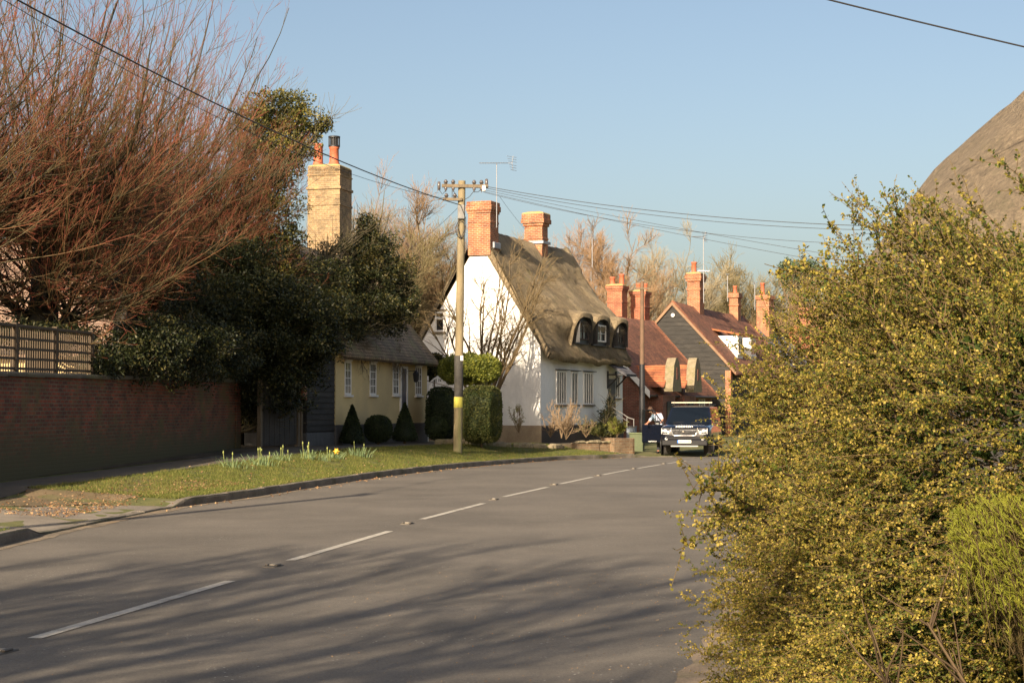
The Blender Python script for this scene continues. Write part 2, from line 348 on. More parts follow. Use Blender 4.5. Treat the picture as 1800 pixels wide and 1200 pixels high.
# kerbs: concrete edging stones, dropped at the crossing
m_kerb = M_noise('kerb_concrete', (.20, .17, .135), (.12, .10, .075), 2.0, .9, (.07, .07, .03), 30, .5, .01)
def kerb(name, s0, s1):
    k0 = np.arange(s0, s1, .915); s = np.stack([k0, k0 + .45, k0 + .905], 1).ravel()
    V = []; jr = np.random.default_rng(3); jj = np.repeat(jr.uniform(-.006, .006, len(k0)), 3)
    for si, j in zip(s, jj):
        top = float(kh(si)); q = T(si, 0); nn = np.array([np.interp(si, KS, KN[:, 0]), np.interp(si, KS, KN[:, 1])]); z0 = q[2] - top
        for d, zz in ((-.01, -.1), (-.006 + j, top - .022), (.016, top + .012 + j), (.13, top + .014 + j), (.13, -.1)): V.append((q[0] + nn[0] * d, q[1] + nn[1] * d, z0 + zz))
    n_ = 5; F4 = [(k * n_ + a, k * n_ + a + 1, (k + 1) * n_ + a + 1, (k + 1) * n_ + a) for k in range(len(s) - 1) if k % 3 != 2 for a in range(n_ - 1)]; F5 = [tuple(k * n_ + a for a in range(n_)) for k in range(len(s)) if k % 3 != 1]
    o = npmesh(name, V, [np.array(F4), np.array(F5)], m_kerb); tag(o, kind='structure')
    me = o.data; me.polygons.foreach_set('use_smooth', [False] * len(me.polygons)); return o
kerb('kerb', 40, S_END + 1.0)
# gutter dirt along the kerb foot, on the road side
m_dirt = M_noise('gutter_dirt', (.24, .19, .13), (.13, .10, .065), 3.0, .95, (.3, .2, .1), 70, .6, .01)
def gut(name, s0, s1, wd, mat):
    s = np.linspace(s0, s1, 220); r = np.random.default_rng(5); wv = wd * (0.6 + .8 * np.abs(np.convolve(r.normal(size=226), np.ones(7) / 7, 'valid')))
    V = []
    for a, wi in zip(s, wv):
        x, y = np.interp(a, KS, KB[:, 0]), np.interp(a, KS, KB[:, 1]); nx, ny = np.interp(a, KS, KN[:, 0]), np.interp(a, KS, KN[:, 1])
        for d in (-.005, -wi): V.append((x + nx * d, y + ny * d, float(zr(y)) + .004))
    F4 = [(2 * k, 2 * k + 1, 2 * k + 3, 2 * k + 2) for k in range(len(s) - 1)]
    return tag(npmesh(name, V, [np.array(F4)], mat), kind='structure')
gut('gutter', S_DROP0 - 8, S_END + .5, .22, m_dirt)
# crossing apron (worn tarmac and grit), leaf-littered verge, footpath beside the wall
m_apron = M_noise('apron_tarmac', (.26, .22, .17), (.19, .16, .125), 1.1, .9, (.15, .12, .09), 70, .5, .01)
sheet('crossing_apron', S_DROP0 - .2, S_DROP1 + .4, .13, lambda s: np.interp(s, [S_DROP0, S_DROP1 - 3, S_DROP1 - 1, S_DROP1 + .4], [5.0, 3.2, 1.5, .45]), 60, 14, m_apron, .006, wob=.25)
m_path = M_noise('path_tarmac', (.105, .09, .068), (.075, .065, .05), 1.4, .9, (.12, .09, .06), 60, .4, .01)
sheet('footpath', S_DROP1 - 4, S_END - 2, 2.9, lambda s: np.interp(s, [S_DROP1, S_END], [4.1, 4.9]), 160, 6, m_path, .016, wob=.12)
m_litter = M_noise('leaf_litter_soil', (.20, .14, .075), (.13, .095, .045), 2.5, .95, (.10, .11, .03), 50, .6, .02)
sheet('bare_verge_strip', S_DROP1 - 2.5, s_at(-4.6, 31.5), lambda s: np.interp(s, [S_DROP1 - 2.5, S_DROP1, S_DROP1 + 5], [3.0, 1.0, 1.2]), 2.9, 60, 8, m_litter, .010, wob=.3)
# dirt edge at the lower right of the road, in front of the shrub
Vv = []; r_ = np.random.default_rng(9)
ed = [(-.9, 5.0), (.1, 7.6), (.62, 8.9), (.95, 9.8), (1.18, 10.9), (1.55, 12.6), (2.2, 16), (3.1, 20), (6.2, 30), (10, 45), (13, 58)]
edr = resample(np.array(ed, float), .35)
for k, (x, y) in enumerate(edr):
    j = r_.normal() * .03
    for d in (0, .25, .8, 3, 30): Vv.append((x + d + j * (d == 0), y - d * .25, float(zr(y)) + .004 + .02 * min(d, 3)))
F4 = [(k * 5 + a, k * 5 + a + 1, (k + 1) * 5 + a + 1, (k + 1) * 5 + a) for k in range(len(edr) - 1) for a in range(4)]
m_rdirt = M_noise('roadside_grit', (.30, .225, .15), (.22, .165, .11), 2.2, .95, (.12, .11, .05), 45, .7, .02)
tag(npmesh('roadside_dirt', Vv, [np.array(F4)], m_rdirt, smooth=True), kind='structure')

# ---------------------------------------------------------------- centre line and road studs
m_paint = M_noise('road_paint', (.50, .46, .39), (.40, .37, .31), 8, .7, (.27, .24, .2), 60, .3, .004)
def G(px, py):
    z = 0.
    for _ in range(8):
        d = ray(px, py); t = (z - 1.62) / d[2]; q = CAM + d * t; z = float(zr(q[1]))
    return q
cl = [(-170, 1198), (60, 1122), (405, 1021), (510, 985), (685, 933.5), (742, 912.5), (850, 884.5), (885, 873), (962, 856), (985, 850.3), (1041, 838.3), (1060, 834.2), (1106, 825.5), (1121, 823), (1161, 816.3), (1172, 814.6), (1206, 809.5)]
C3 = np.array([G(*c) for c in cl]); pairs = [(1, 2), (3, 4), (5, 6), (7, 8), (9, 10), (11, 12), (13, 14), (15, 16)]
place_words = ['nearest the camera at the lower left', 'second from the camera', 'third from the camera', 'fourth from the camera', 'fifth from the camera, at the middle of the bend', 'sixth from the camera, below the planter', 'seventh from the camera, left of the car', 'farthest one visible, in front of the car']
for q, (a, bb) in enumerate(pairs):
    A, B = C3[a], C3[bb]; dr = unit(B - A); sd_ = np.array([dr[1], -dr[0], 0]) * .055; V = []; K_ = 9
    for k in range(K_):
        p = A + (B - A) * k / (K_ - 1); z = float(zr(p[1])) + .005
        sk = (dr * .0)
        for sg in (-1, 1): V.append((p[0] + sd_[0] * sg, p[1] + sd_[1] * sg, z))
    o = npmesh('road_marking', V, [np.array([(2 * k, 2 * k + 1, 2 * k + 3, 2 * k + 2) for k in range(K_ - 1)])], m_paint)
    tag(o, 'white painted centre line dash on the road, ' + place_words[q], 'road marking', 'centre line dashes on the road')
m_studm = M_plain('stud_metal', (.10, .085, .065), .6); m_studw = M_plain('stud_reflector', (.30, .26, .20), .3)
studs = [(0, 1146), (480, 995), (716, 920.5), (868, 878), (974, 852), (1051, 836.3), (1113, 824), (1166, 815.3)]
sl_ = ['at the far left picture edge, before the first dash', 'between first and second dashes', 'between second and third dashes', 'between third and fourth dashes', 'between fourth and fifth dashes', 'between fifth and sixth dashes', 'between sixth and seventh dashes', 'between seventh and last dashes']
for q, (px, py) in enumerate(studs):
    p = G(px, py); e = empty('road_stud', (p[0], p[1], p[2]), R(-14), 'small road stud ' + sl_[q], 'road stud', 'road studs along the centre line')
    MB().box(-.07, .07, -.13, .13, -.01, .012, b=.008).box(-.07, -.035, -.06, .06, .010, .028, b=.01).box(.035, .07, -.06, .06, .010, .028, b=.01).build('casing', m_studm, e)
    MB().box(-.032, .032, -.035, .035, .008, .026, b=.008).build('reflector', m_studw, e)
for px, py, sz, lb in ((1180, 1196, 0, 0),): pass
# ---------------------------------------------------------------- grass blades, litter, grit
m_blade = M_attr('grass_blade', [(.055, .075, .014), (.13, .15, .03), (.28, .24, .075)], .8, .3)
def blades(name, s0, s1, d0f, d1, n, hmin, hmax, seed):
    r = np.random.default_rng(seed); s = s0 + (s1 - s0) * r.random(n) ** 1.25; d = d0f + (d1 - d0f) * r.random(n)
    cl_ = np.sin(s * 3.1) * np.cos(d * 5.3 + s) + r.normal(size=n) * .5; k = cl_ > -.9; s, d, cl_ = s[k], d[k], cl_[k]; n = len(s)
    p = T(s, d); p[:, 2] -= .005; h = r.uniform(hmin, hmax, n) * (1 + .3 * np.clip(cl_, -1, 1)); a = r.uniform(0, 6.28, n); ln = r.normal(size=(n, 2)) * .5
    wv = np.stack([np.cos(a), np.sin(a), 0 * a], 1) * .005; tip = p + np.stack([ln[:, 0] * h, ln[:, 1] * h, h], 1)
    V = np.stack([p - wv, p + wv, tip], 1).reshape(-1, 3); t = np.repeat(np.clip(.45 + r.normal(size=n) * .22 + .12 * cl_, 0, 1), 3)
    return tag(npmesh(name, V, [np.arange(n * 3).reshape(-1, 3)], m_blade, attr={'tint': t}), 'short green grass with yellowed tufts covering the roadside verge', 'grass', kind='stuff')
blades('grass', S_DROP1 + .6, S_END - .5, .14, 2.95, 120000, .025, .07, 11)
o = blades('grass', S_DROP0 - 8, S_DROP0 - .8, .14, 3, 16000, .025, .06, 12); o['label'] = 'small patch of grass at the left picture edge before the crossing'
m_dead = M_attr('dead_leaf', [(.12, .055, .025), (.24, .13, .06), (.36, .25, .13)], .8, .1)
def litter(name, pts, L, lab, tmin=0, tmax=1):
    n = len(pts); d = rng.normal(size=(n, 3)); d[:, 2] *= .25; V, Fc, t = leaves(pts, d, rng.uniform(.5, 1, n) * L, rng.uniform(.3, .6, n) * L, rng.uniform(tmin, tmax, n))
    return tag(npmesh(name, V, [Fc], m_dead, attr={'tint': t}), lab, 'fallen leaves', kind='stuff')
n = 2600; s = rng.uniform(S_DROP1 - 3, s_at(-4.4, 32), n); d = np.abs(rng.normal(size=n)) * .8 + .7; p = T(s, np.clip(d, .3, 2.9)); p[:, 2] += .02
litter('fallen_leaves', p, .05, 'brown dead leaves and straw scattered on the verge below the brick wall')
n = 700; s = rng.uniform(S_DROP1, S_END, n); p = T(s, rng.uniform(.0, 3, n)); p[:, 2] += .03
litter('fallen_leaves', p, .06, 'sparse dead leaves lying in the grass of the long verge')
n = 260; s = rng.uniform(S_DROP1 - 1, S_END, n); dd = -np.abs(rng.normal(size=n)) * .18 - .02; p = T(s, dd); p[:, 2] = zr(p[:, 1]) + .012
litter('fallen_leaves', p, .07, 'dead leaves gathered along the foot of the kerb')
n = 1500; p = np.stack([rng.normal(.8, 1.6, n), rng.uniform(7.6, 17, n), 0 * np.arange(n)], 1); p = p[p[:, 0] < .1 + (p[:, 1] - 7.6) * .45 + 1.0]; p[:, 2] = zr(p[:, 1]) + .006
o = litter('road_grit', p, .014, 'pale grit and twig bits scattered on the near road surface', .6, 1); o['category'] = 'grit'

# ================================================================ BUILDINGS
class Fr:
    """local frame of a building: x = outward from the road-facing wall, y = along it, away from the camera"""
    def __init__(s, ox, oy, bdeg, z=0):
        s.b = R(bdeg); s.o = np.array([ox, oy, 0.]); s.u = np.array([math.sin(s.b), math.cos(s.b), 0]); s.n = np.array([math.cos(s.b), -math.sin(s.b), 0])
    def loc(s, p): q = np.array(p) - s.o; return np.array([q @ s.n, q @ s.u, q[2]])
    def fac(s, px, py, x=0): return s.loc(hit(px, py, s.o + s.n * x, s.n))[1:]          # (y,z) on the long wall
    def gab(s, px, py, y=0): l = s.loc(hit(px, py, s.o + s.u * y, s.u)); return l[0], l[2]    # (x,z) on the gable wall
    def w(s, x, y, z): return Vector(s.o + s.n * x + s.u * y + np.array([0, 0, z]))
m_white = M_noise('white_render', (.80, .785, .755), (.72, .70, .66), 1.0, .85, (.66, .63, .57), 9, .5, .02, fine_amt=.08, sc3=(1, 1, .45))
m_cream = M_noise('cream_render', (.66, .51, .25), (.58, .45, .22), .8, .85, (.52, .40, .21), 14, .25, .01, fine_amt=.1)
m_brick_o = M_brick('orange_brick', (.42, .125, .045), (.24, .072, .035), (.36, .27, .175), stain=(.36, .24, .12), slo=.62, shi=.75)
m_brick_r = M_brick('red_brick', (.42, .095, .035), (.25, .06, .03), (.34, .22, .14))
m_brick_d = M_brick('dark_red_brick', (.22, .065, .04), (.15, .05, .035), (.20, .14, .10))
m_brick_y = M_brick('yellow_stock_brick', (.35, .235, .115), (.20, .135, .07), (.32, .25, .16), stain=(.40, .30, .07), slo=.6, shi=.75)
m_plinth = M_noise('tan_plinth', (.36, .28, .18), (.27, .20, .13), 2, .9, (.20, .15, .10))
m_plinth_d = M_noise('brown_painted_plinth', (.075, .05, .04), (.055, .04, .03), 2, .9)
m_tile = M_brick('clay_tiles', (.33, .13, .065), (.21, .085, .048), (.09, .04, .024), .17, .085, .012, 'roof', 1.0, stain=(.22, .15, .06), slo=.6, shi=.75, bs=.9, dist=.03)
m_tile_o = M_brick('orange_clay_tiles', (.44, .15, .055), (.31, .105, .045), (.15, .05, .03), .17, .085, .012, 'roof', 1.0, bs=.9, dist=.03)
m_tile_g = M_brick('grey_brown_tiles', (.27, .195, .125), (.185, .14, .09), (.07, .05, .035), .2, .11, .012, 'roof', 1.0, stain=(.18, .17, .08), bs=.9, dist=.03)
m_slate = M_brick('slate', (.13, .13, .15), (.10, .10, .12), (.05, .05, .06), .25, .15, .01, 'roof', 1.0, bs=.5)
m_board = M_noise('tarred_boards', (.020, .018, .016), (.034, .031, .027), 1.5, .85, (.055, .048, .04), 25, .3, .01, sc3=(1, 1, 5))
m_stone = M_noise('weathered_stone', (.29, .235, .15), (.20, .165, .10), 5, .9, (.20, .18, .08), 30, .7, .02)
m_wpaint = M_plain('white_gloss_paint', (.72, .70, .66), .45)
m_blackp = M_plain('black_paint', (.018, .018, .02), .5)
m_lead = M_noise('lead', (.30, .31, .34), (.40, .41, .44), 6, .6)
m_pot = M_noise('terracotta', (.48, .13, .055), (.36, .10, .05), 5, .7)
m_wood = M_noise('weathered_wood', (.20, .155, .10), (.13, .10, .065), 3, .85, sc3=(3, 3, .5))
m_mortar = M_noise('lichen_cap', (.42, .34, .10), (.36, .28, .16), 7, .95)
m, n, b = newmat('curtained_glass'); v = coords(n, (14, 14, 1.5)); f = noise_fac(n, v, 1.0, 3, .6, .47, .53)
n.links.new(mixc(n, f, (.015, .016, .018), (.24, .225, .20)), b.inputs['Base Color']); b.inputs['Roughness'].default_value = .08; b.inputs['Specular IOR Level'].default_value = .6
m_glass = m
m_dglass = M_plain('dark_glass', (.015, .017, .02), .05, 0, .7)
# thatch: straw streaks running down the slope
def M_thatch(name, c1, c2, c3, sc3):
    m, n, b = newmat(name); tc = nd(n, 'TexCoord'); mp = nd(n, 'Mapping'); mp.inputs['Scale'].default_value = sc3; n.links.new(tc.outputs['Object'], mp.inputs[0]); v = mp.outputs[0]; ob = tc.outputs['Object']
    st = noise_fac(n, v, 7, 6, .75, .25, .75); col = mixc(n, noise_fac(n, ob, .8, 5), c1, c2); col = mixc(n, 1, col, mixc(n, st, (.40, .40, .40), (1.45, 1.42, 1.36)), 'MULTIPLY')
    col = mixc(n, noise_fac(n, ob, 1.7, 6, .7, .56, .70), col, c3)
    sp = noise_fac(n, ob, 13, 6, .85, .3, .7); col = mixc(n, 1, col, mixc(n, sp, (.6, .6, .6), (1.28, 1.28, 1.28)), 'MULTIPLY')
    n.links.new(col, b.inputs['Base Color']); b.inputs['Roughness'].default_value = .95
    ad = nd(n, 'Math', operation='ADD'); n.links.new(st, ad.inputs[0]); n.links.new(sp, ad.inputs[1]); bump(n, b, ad.outputs[0], 1.0, .06); return m
m_thatch = M_thatch('thatch', (.46, .355, .215), (.36, .28, .175), (.26, .23, .11), (.3, 1.3, .25))
m_thatch_n = M_thatch('near_thatch', (.42, .33, .225), (.34, .265, .18), (.28, .23, .14), (1.2, 1.2, 1.0))

def window(parent, ax, pos, a0, a1, z0, z1, nx=2, nz=3, fr=.05, out=.05, pane=None, frame=None, sill=True, silmat=None, name='window', arch=False):
    """ax 'x': window in the wall x=pos facing +x, spanning y a0..a1; ax 'y': in the wall y=pos facing -y, spanning x a0..a1"""
    frame = frame or m_wpaint; pane = pane or m_glass
    def bx(mb, p, q, lo, hi, za, zb, bv=.006):
        if ax == 'x': mb.box(pos + lo, pos + hi, p, q, za, zb, b=bv)
        else: mb.box(p, q, pos - hi, pos - lo, za, zb, b=bv)
    f = MB(); bx(f, a0, a0 + fr, -.02, out, z0, z1); bx(f, a1 - fr, a1, -.02, out, z0, z1); bx(f, a0 + fr, a1 - fr, -.02, out, z0, z0 + fr); bx(f, a0 + fr, a1 - fr, -.02, out, z1 - fr, z1)
    w_ = a1 - a0 - 2 * fr; h_ = z1 - z0 - 2 * fr; t = .022
    for k in range(1, nx): c = a0 + fr + w_ * k / nx; bx(f, c - t / 2, c + t / 2, .0, out - .008, z0 + fr, z1 - fr, 0)
    for k in range(1, nz): c = z0 + fr + h_ * k / nz; bx(f, a0 + fr, a1 - fr, .002, out - .012, c - t / 2, c + t / 2, 0)
    o = f.build(name, frame, parent)
    g = MB(); bx(g, a0 + fr, a1 - fr, -.01, .008, z0 + fr, z1 - fr, 0); g.build('pane', pane, o)
    if sill: s = MB(); bx(s, a0 - .06, a1 + .06, -.02, out + .06, z0 - .07, z0 - .003, .01); s.build('sill', silmat or frame, o)
    return o
def chimney(parent, cx, cy, z0, z1, wx, wy, mat, pots=((0, 0),), bands=((.0, .06, .22),), cap=None, poth=.5, potr=.12, waist=None, own=None):
    """bands: (distance below the top, how far out, height)"""
    f = MB(); f.box(cx - wx / 2, cx + wx / 2, cy - wy / 2, cy + wy / 2, z0, z1 - .02)
    for dz, ex, hh in bands: f.box(cx - wx / 2 - ex, cx + wx / 2 + ex, cy - wy / 2 - ex, cy + wy / 2 + ex, z1 - dz - hh, z1 - dz, b=.012)
    o = f.build('chimney', mat, parent)
    if cap: ex = bands[0][1] if bands else 0; c = MB(); c.add([(cx + a * (wx / 2 + ex) * k, cy + b_ * (wy / 2 + ex) * k, z) for k, z in ((1.0, z1 - .0), (.92, z1 + .05), (.5, z1 + .12)) for a, b_ in ((-1, -1), (1, -1), (1, 1), (-1, 1))], [(i + j, i + (j + 1) % 4, i + 4 + (j + 1) % 4, i + 4 + j) for i in (0, 4) for j in range(4)] + [(8, 9, 10, 11)]); c.build('mortar_cap', cap, o)
    for p in pots:
        r = p[2] if len(p) > 2 else potr; h = p[3] if len(p) > 3 else poth
        MB().lathe([(r * 1.08, z1 + .02), (r * 1.08, z1 + .1), (r * .95, z1 + .14), (r * .9, z1 + h - .12), (r * 1.1, z1 + h - .09), (r * 1.1, z1 + h), (r * .75, z1 + h), (r * .72, z1 + h - .2)], 14, (cx + p[0], cy + p[1], 0)).build('chimney_pot', m_pot, o)
    return o
def gable_roof(parent, W, L, eave, ridge, mat, ov=.3, ovg=.12, th=.12, name='roof', sag=0., soff=None):
    """two slopes as one slab mesh, with a gentle uneven surface"""
    hw = W / 2; sl = (ridge - eave) / hw; K = 9; J = max(4, int(L / .8)); r = np.random.default_rng(int(W * 100)); V = []; Fq = []
    def pt(x, off): return (x, ridge - abs(x + hw) * sl + off)
    xs_ = np.concatenate([np.linspace(ov, -hw, K), np.linspace(-hw, -W - ov, K)[1:]]); nx_ = len(xs_)
    for j in range(J + 1):
        y = -ovg + (L + 2 * ovg) * j / J
        for x in xs_:
            z = pt(x, 0)[1] - sag * math.sin(math.pi * j / J) * (1 if abs(x + hw) < hw * .9 else .3); V.append((x, y, z + th + r.normal() * .012)); 
        for x in xs_: V.append((x * 1.0, y, pt(x, 0)[1] - sag * math.sin(math.pi * j / J) * .5))
    m2 = nx_ * 2
    for j in range(J):
        for i in range(nx_ - 1):
            a = j * m2 + i; Fq.append((a, a + 1, a + m2 + 1, a + m2)); a += nx_; Fq.append((a, a + m2, a + m2 + 1, a + 1))
        for i in (0, nx_ - 1): a = j * m2 + i; Fq.append((a, a + m2, a + m2 + nx_, a + nx_))
    for j in (0, J):
        for i in range(nx_ - 1): a = j * m2 + i; Fq.append((a, a + nx_, a + nx_ + 1, a + 1))
    return npmesh(name, V, [np.array(Fq)], mat, parent)
def gable_wall(parent, W, L, z0, eave, ridge, mat, name='wall', cut=None):
    hw = W / 2; poly = [(-W, z0), (0, z0), (0, eave), (-hw, ridge), (-W, eave)]
    if cut: sl = (ridge - eave) / hw; dx = (ridge - cut) / sl; poly = [(-W, z0), (0, z0), (0, eave), (-hw + dx, cut), (-hw - dx, cut), (-W, eave)]
    return MB().prism(poly, 0, L).build(name, mat, parent)

# ---------------------------------------------------------------- white thatched cottage
fw = Fr(1.14, 66, 22); gz = .40; EV = 4.24; RG = 8.45; W_ = 5.4; L_ = 10.5; hw = W_ / 2
wc = empty('thatched_cottage', fw.w(0, 0, 0), -fw.b, 'white rendered cottage with steep brown thatch and two brick chimneys', 'cottage')
gable_wall(wc, W_, L_, .95, EV, RG, m_white, cut=7.85)
MB().box(-W_ - .03, .03, -.03, L_ + .02, -1, .95, b=.02).build('plinth', m_plinth, wc)
MB().box(.031, .045, .05, L_, -1, .93).build('plinth_paint', m_plinth_d, wc)
# thatch: closed profile swept along the ridge with uneven surface
def thatch_roof(parent, W, L, eave, ridge, th, ov, ovg, mat, seed=2, sway=.05, bulge=lambda x, y, z: 0 * z):
    hw = W / 2; sl = (ridge - eave) / hw; a = math.atan(sl); r = np.random.default_rng(seed); nt_ = 30
    out = []
    for i in range(nt_):                                  # right slope, eave to ridge, outer surface
        t = i / (nt_ - 1); x = ov + (-hw - ov) * t; z = ridge - abs(x + hw) * sl; k = th / math.cos(a) * (.55 + .45 * min(1, t * 4)); out.append((x, z + k - .10 * (t > .985)))
    left = [(-W - x, z) for x, z in out[:-1]][::-1]; inner = [(-W - ov + .12, eave - ov * sl + .06), (-hw, ridge + .02), (ov - .12, eave - ov * sl + .06)]
    prof = [(ov - .02, eave - ov * sl - .02)] + out + left + [(-W - ov + .02, eave - ov * sl - .02)] + inner
    n_ = len(prof); J = int((L + 2 * ovg) / .22); V = []; jit = r.normal(size=(J + 1, n_, 2)) * .018
    for j in range(1, J): jit[j] = jit[j] * .5 + jit[j - 1] * .5
    for j in range(J + 1):
        y = -ovg + (L + 2 * ovg) * j / J; e = math.sin(math.pi * j / J) * sway
        for i, (x, z) in enumerate(prof):
            wv = .05 * math.sin(y * 1.7 + x * 2.1) + .03 * math.sin(y * 4.3 - x * 3.7); inn = i >= n_ - 3
            V.append((x + (0 if inn else jit[j, i, 0] + (bulge(x, y, z) if 0 < i <= nt_ else 0)), y, z - e + (0 if inn else wv + jit[j, i, 1])))
    Fq = [(j * n_ + i, j * n_ + (i + 1) % n_, (j + 1) * n_ + (i + 1) % n_, (j + 1) * n_ + i) for j in range(J) for i in range(n_)]
    tri = []
    for j in (0, J):                                      # end faces between the outer and inner line
        c = [j * n_ + i for i in range(n_)]; m_ = 1 + nt_ - 1   # index of the ridge vertex
        for i in range(0, m_): tri.append((c[i], c[i + 1], c[n_ - 1] if i < m_ // 1 and i < m_ - 0 and i < m_ - 1 else c[n_ - 2]))
        tri.append((c[m_ - 1], c[n_ - 2], c[n_ - 1]))
        for i in range(m_, n_ - 4): tri.append((c[i], c[i + 1], c[n_ - 3] if i > m_ else c[n_ - 2]))
        tri.append((c[m_ + 1], c[n_ - 2], c[n_ - 3])); tri.append((c[n_ - 4], c[n_ - 3], c[n_ - 4]) if False else (c[0], c[n_ - 1], c[1]))
    # loose straw lying down the slope and hanging raggedly at the eave
    ns = 26000; xr = ov + (-hw - ov) * r.random(ns) ** 1.15; yr = r.uniform(-ovg, L + ovg, ns); xr[:5000] = ov - r.random(5000) * .12
    zz = ridge - np.abs(xr + hw) * sl + th / math.cos(a) * (.55 + .45 * np.minimum(1, (ov - xr) / (ov + hw) * 4)) + .05 * np.sin(yr * 1.7 + xr * 2.1) + .03 * np.sin(yr * 4.3 - xr * 3.7) - np.sin(np.pi * (yr + ovg) / (L + 2 * ovg)) * sway
    xr = xr + bulge(xr, yr, zz)
    ln = r.uniform(.10, .34, ns); ln[:5000] *= .6; s0_ = np.stack([xr, yr, zz + .0], 1); dd = np.stack([np.full(ns, math.cos(a)), r.normal(size=ns) * .16, np.full(ns, -math.sin(a))], 1) + np.array([math.sin(a), 0, math.cos(a)]) * r.uniform(.02, .22, (ns, 1))
    wv = np.array([0, 1, 0]) * r.uniform(.006, .014, (ns, 1)); SV = np.stack([s0_ - wv, s0_ + wv, s0_ + dd * ln[:, None]], 1).reshape(-1, 3); st0 = len(V)
    o = npmesh('thatched_roof', np.concatenate([np.array(V), SV]), [np.array(Fq), np.concatenate([np.array(tri), np.arange(ns * 3).reshape(-1, 3) + st0])], mat, parent, smooth=True); return o
roofw = thatch_roof(wc, W_, L_, EV, RG, .27, .42, .05, m_thatch, bulge=lambda x, y, z: .62 * ss((y - .6) / 2.9) * ss((z - 4.55) / .75) * (1 - ss((z - 5.55) / 1.9)) * (1 - .6 * ss((y - 9.9) / .9)))
# ridge roll: block-cut ridge with shallow scallops
f = MB(); y = 1.1
seg = np.linspace(1.0, L_ + .2, 46); prof = [(-.62, -1.12), (-.60, -.98), (-.3, -.46), (0, -.02), (.3, -.46), (.60, -.98), (.62, -1.12)]; V = []
for j, yy in enumerate(seg):
    sc_ = .07 * abs(math.sin(j * .75)); z0_ = RG + .575 + (.12 * math.exp(-((yy - L_) / .5) ** 2)) - .05 * math.sin(math.pi * yy / L_)
    for k, (x, z) in enumerate(prof): V.append((-hw + x * 1.0 + (np.sign(x) * sc_ if abs(x) > .59 else 0), yy, z0_ + z - (sc_ * 1.5 if abs(x) > .59 else 0) + rng.normal() * .012))
Fq = [(j * 7 + k, j * 7 + k + 1, (j + 1) * 7 + k + 1, (j + 1) * 7 + k) for j in range(len(seg) - 1) for k in range(6)]
Fq += [(0, 1, 2, 3), (3, 4, 5, 6), ((len(seg) - 1) * 7, (len(seg) - 1) * 7 + 1, (len(seg) - 1) * 7 + 2, (len(seg) - 1) * 7 + 3), ((len(seg) - 1) * 7 + 3, (len(seg) - 1) * 7 + 4, (len(seg) - 1) * 7 + 5, (len(seg) - 1) * 7 + 6)]
npmesh('ridge_cap', V, [np.array(Fq)], m_thatch, roofw, smooth=True)
# chimneys
ch = chimney(wc, -hw + .07, .33, 7.85, 10.05, .98, .88, m_brick_o, (), ((0, .05, .16), (.16, .08, .22), (.38, .04, .1), (.8, .02, .09)), None)
MB().box(-hw + .55, -hw + .64, .15, .85, 8.15, 8.40, b=.02).build('lead_flashing', m_lead, ch)
y2, z2 = 6.5, 10.28
ch2 = chimney(wc, -hw, y2, 8.3, z2 - .05, .84, .7, m_brick_o, (), ((0, .10, .22), (.22, .13, .2), (.42, .06, .12), (1.05, .03, .09)), m_mortar)
MB().box(-hw - .5, -hw + .5, y2 - .42, y2 + .5, 8.9, 9.02).build('lead_flashing', m_lead, ch2)
# eyebrow dormers with thatch hoods
def hood(yc, w, z0, z1, n_=0):
    e = empty('dormer', (0, yc, 0)); e.parent = wc
    V = []; Kk = 17; Js = [(.50, -.05), (.44, .01), (.25, .05), (-.2, .12), (-.8, .16), (-1.4, .18)]
    for x, dz in Js:
        for rr, th in ((1, 0), (1, 1)):
            for k in range(Kk):
                a = math.pi * k / (Kk - 1); cx, sz = math.cos(a), math.sin(a); wx = (w / 2 + th * .2); hz = (z1 - z0 + th * .15)
                yy = wx * np.sign(cx) * abs(cx) ** .55; yy = yy * (1 + .12 * (1 - sz)) if (cx > 0 or not th) else yy - .22 * (1 - sz); zz = z0 + hz * sz ** .45 + dz * (sz ** .45) - (.22 * (1 - sz) if th else 0)
                fx = x - (.30 * (1 - sz ** .8) if x > .1 else 0)  - (.05 if th == 0 and x > .4 else 0)
                V.append((fx, yy, zz + rng.normal() * .012))
    m2 = 2 * Kk; Fq = []
    for j in range(len(Js) - 1):
        for o_ in (0, Kk):
            for k in range(Kk - 1): a = j * m2 + o_ + k; Fq.append((a, a + 1, a + m2 + 1, a + m2))
    for j in (0, len(Js) - 1):
        for k in range(Kk - 1): a = j * m2 + k; Fq.append((a, a + 1, a + Kk + 1, a + Kk))
    npmesh('hood', V, [np.array(Fq)], m_thatch, e, smooth=True)
    MB().box(-.45, .24, -w / 2 - .02, w / 2 + .02, z0 - .1, z1 + .02).build('dormer_shade_box', m_blackp, e)  # black box fills the opening, its colour standing in for deep shade
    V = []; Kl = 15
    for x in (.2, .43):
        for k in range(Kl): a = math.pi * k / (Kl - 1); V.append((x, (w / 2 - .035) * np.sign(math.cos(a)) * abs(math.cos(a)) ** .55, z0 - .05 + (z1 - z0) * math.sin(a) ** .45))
    npmesh('shade_lining', V, [np.array([(k, k + 1, Kl + k + 1, Kl + k) for k in range(Kl - 1)])], m_blackp, e)  # black arch inside the hood, shade put into its colour
    window(e, 'x', .245, -w / 2 + .12, w / 2 - .12, z0 + .08, z1 - .28, 2, 2, .06, .05, m_dglass, m_wpaint if 6 < yc < 7 else m_plinth_d, False)
for yc, w_ in ((4.3, 1.7), (6.6, 1.7), (9.3, 1.45)): hood(yc, w_, 4.45, 5.55)
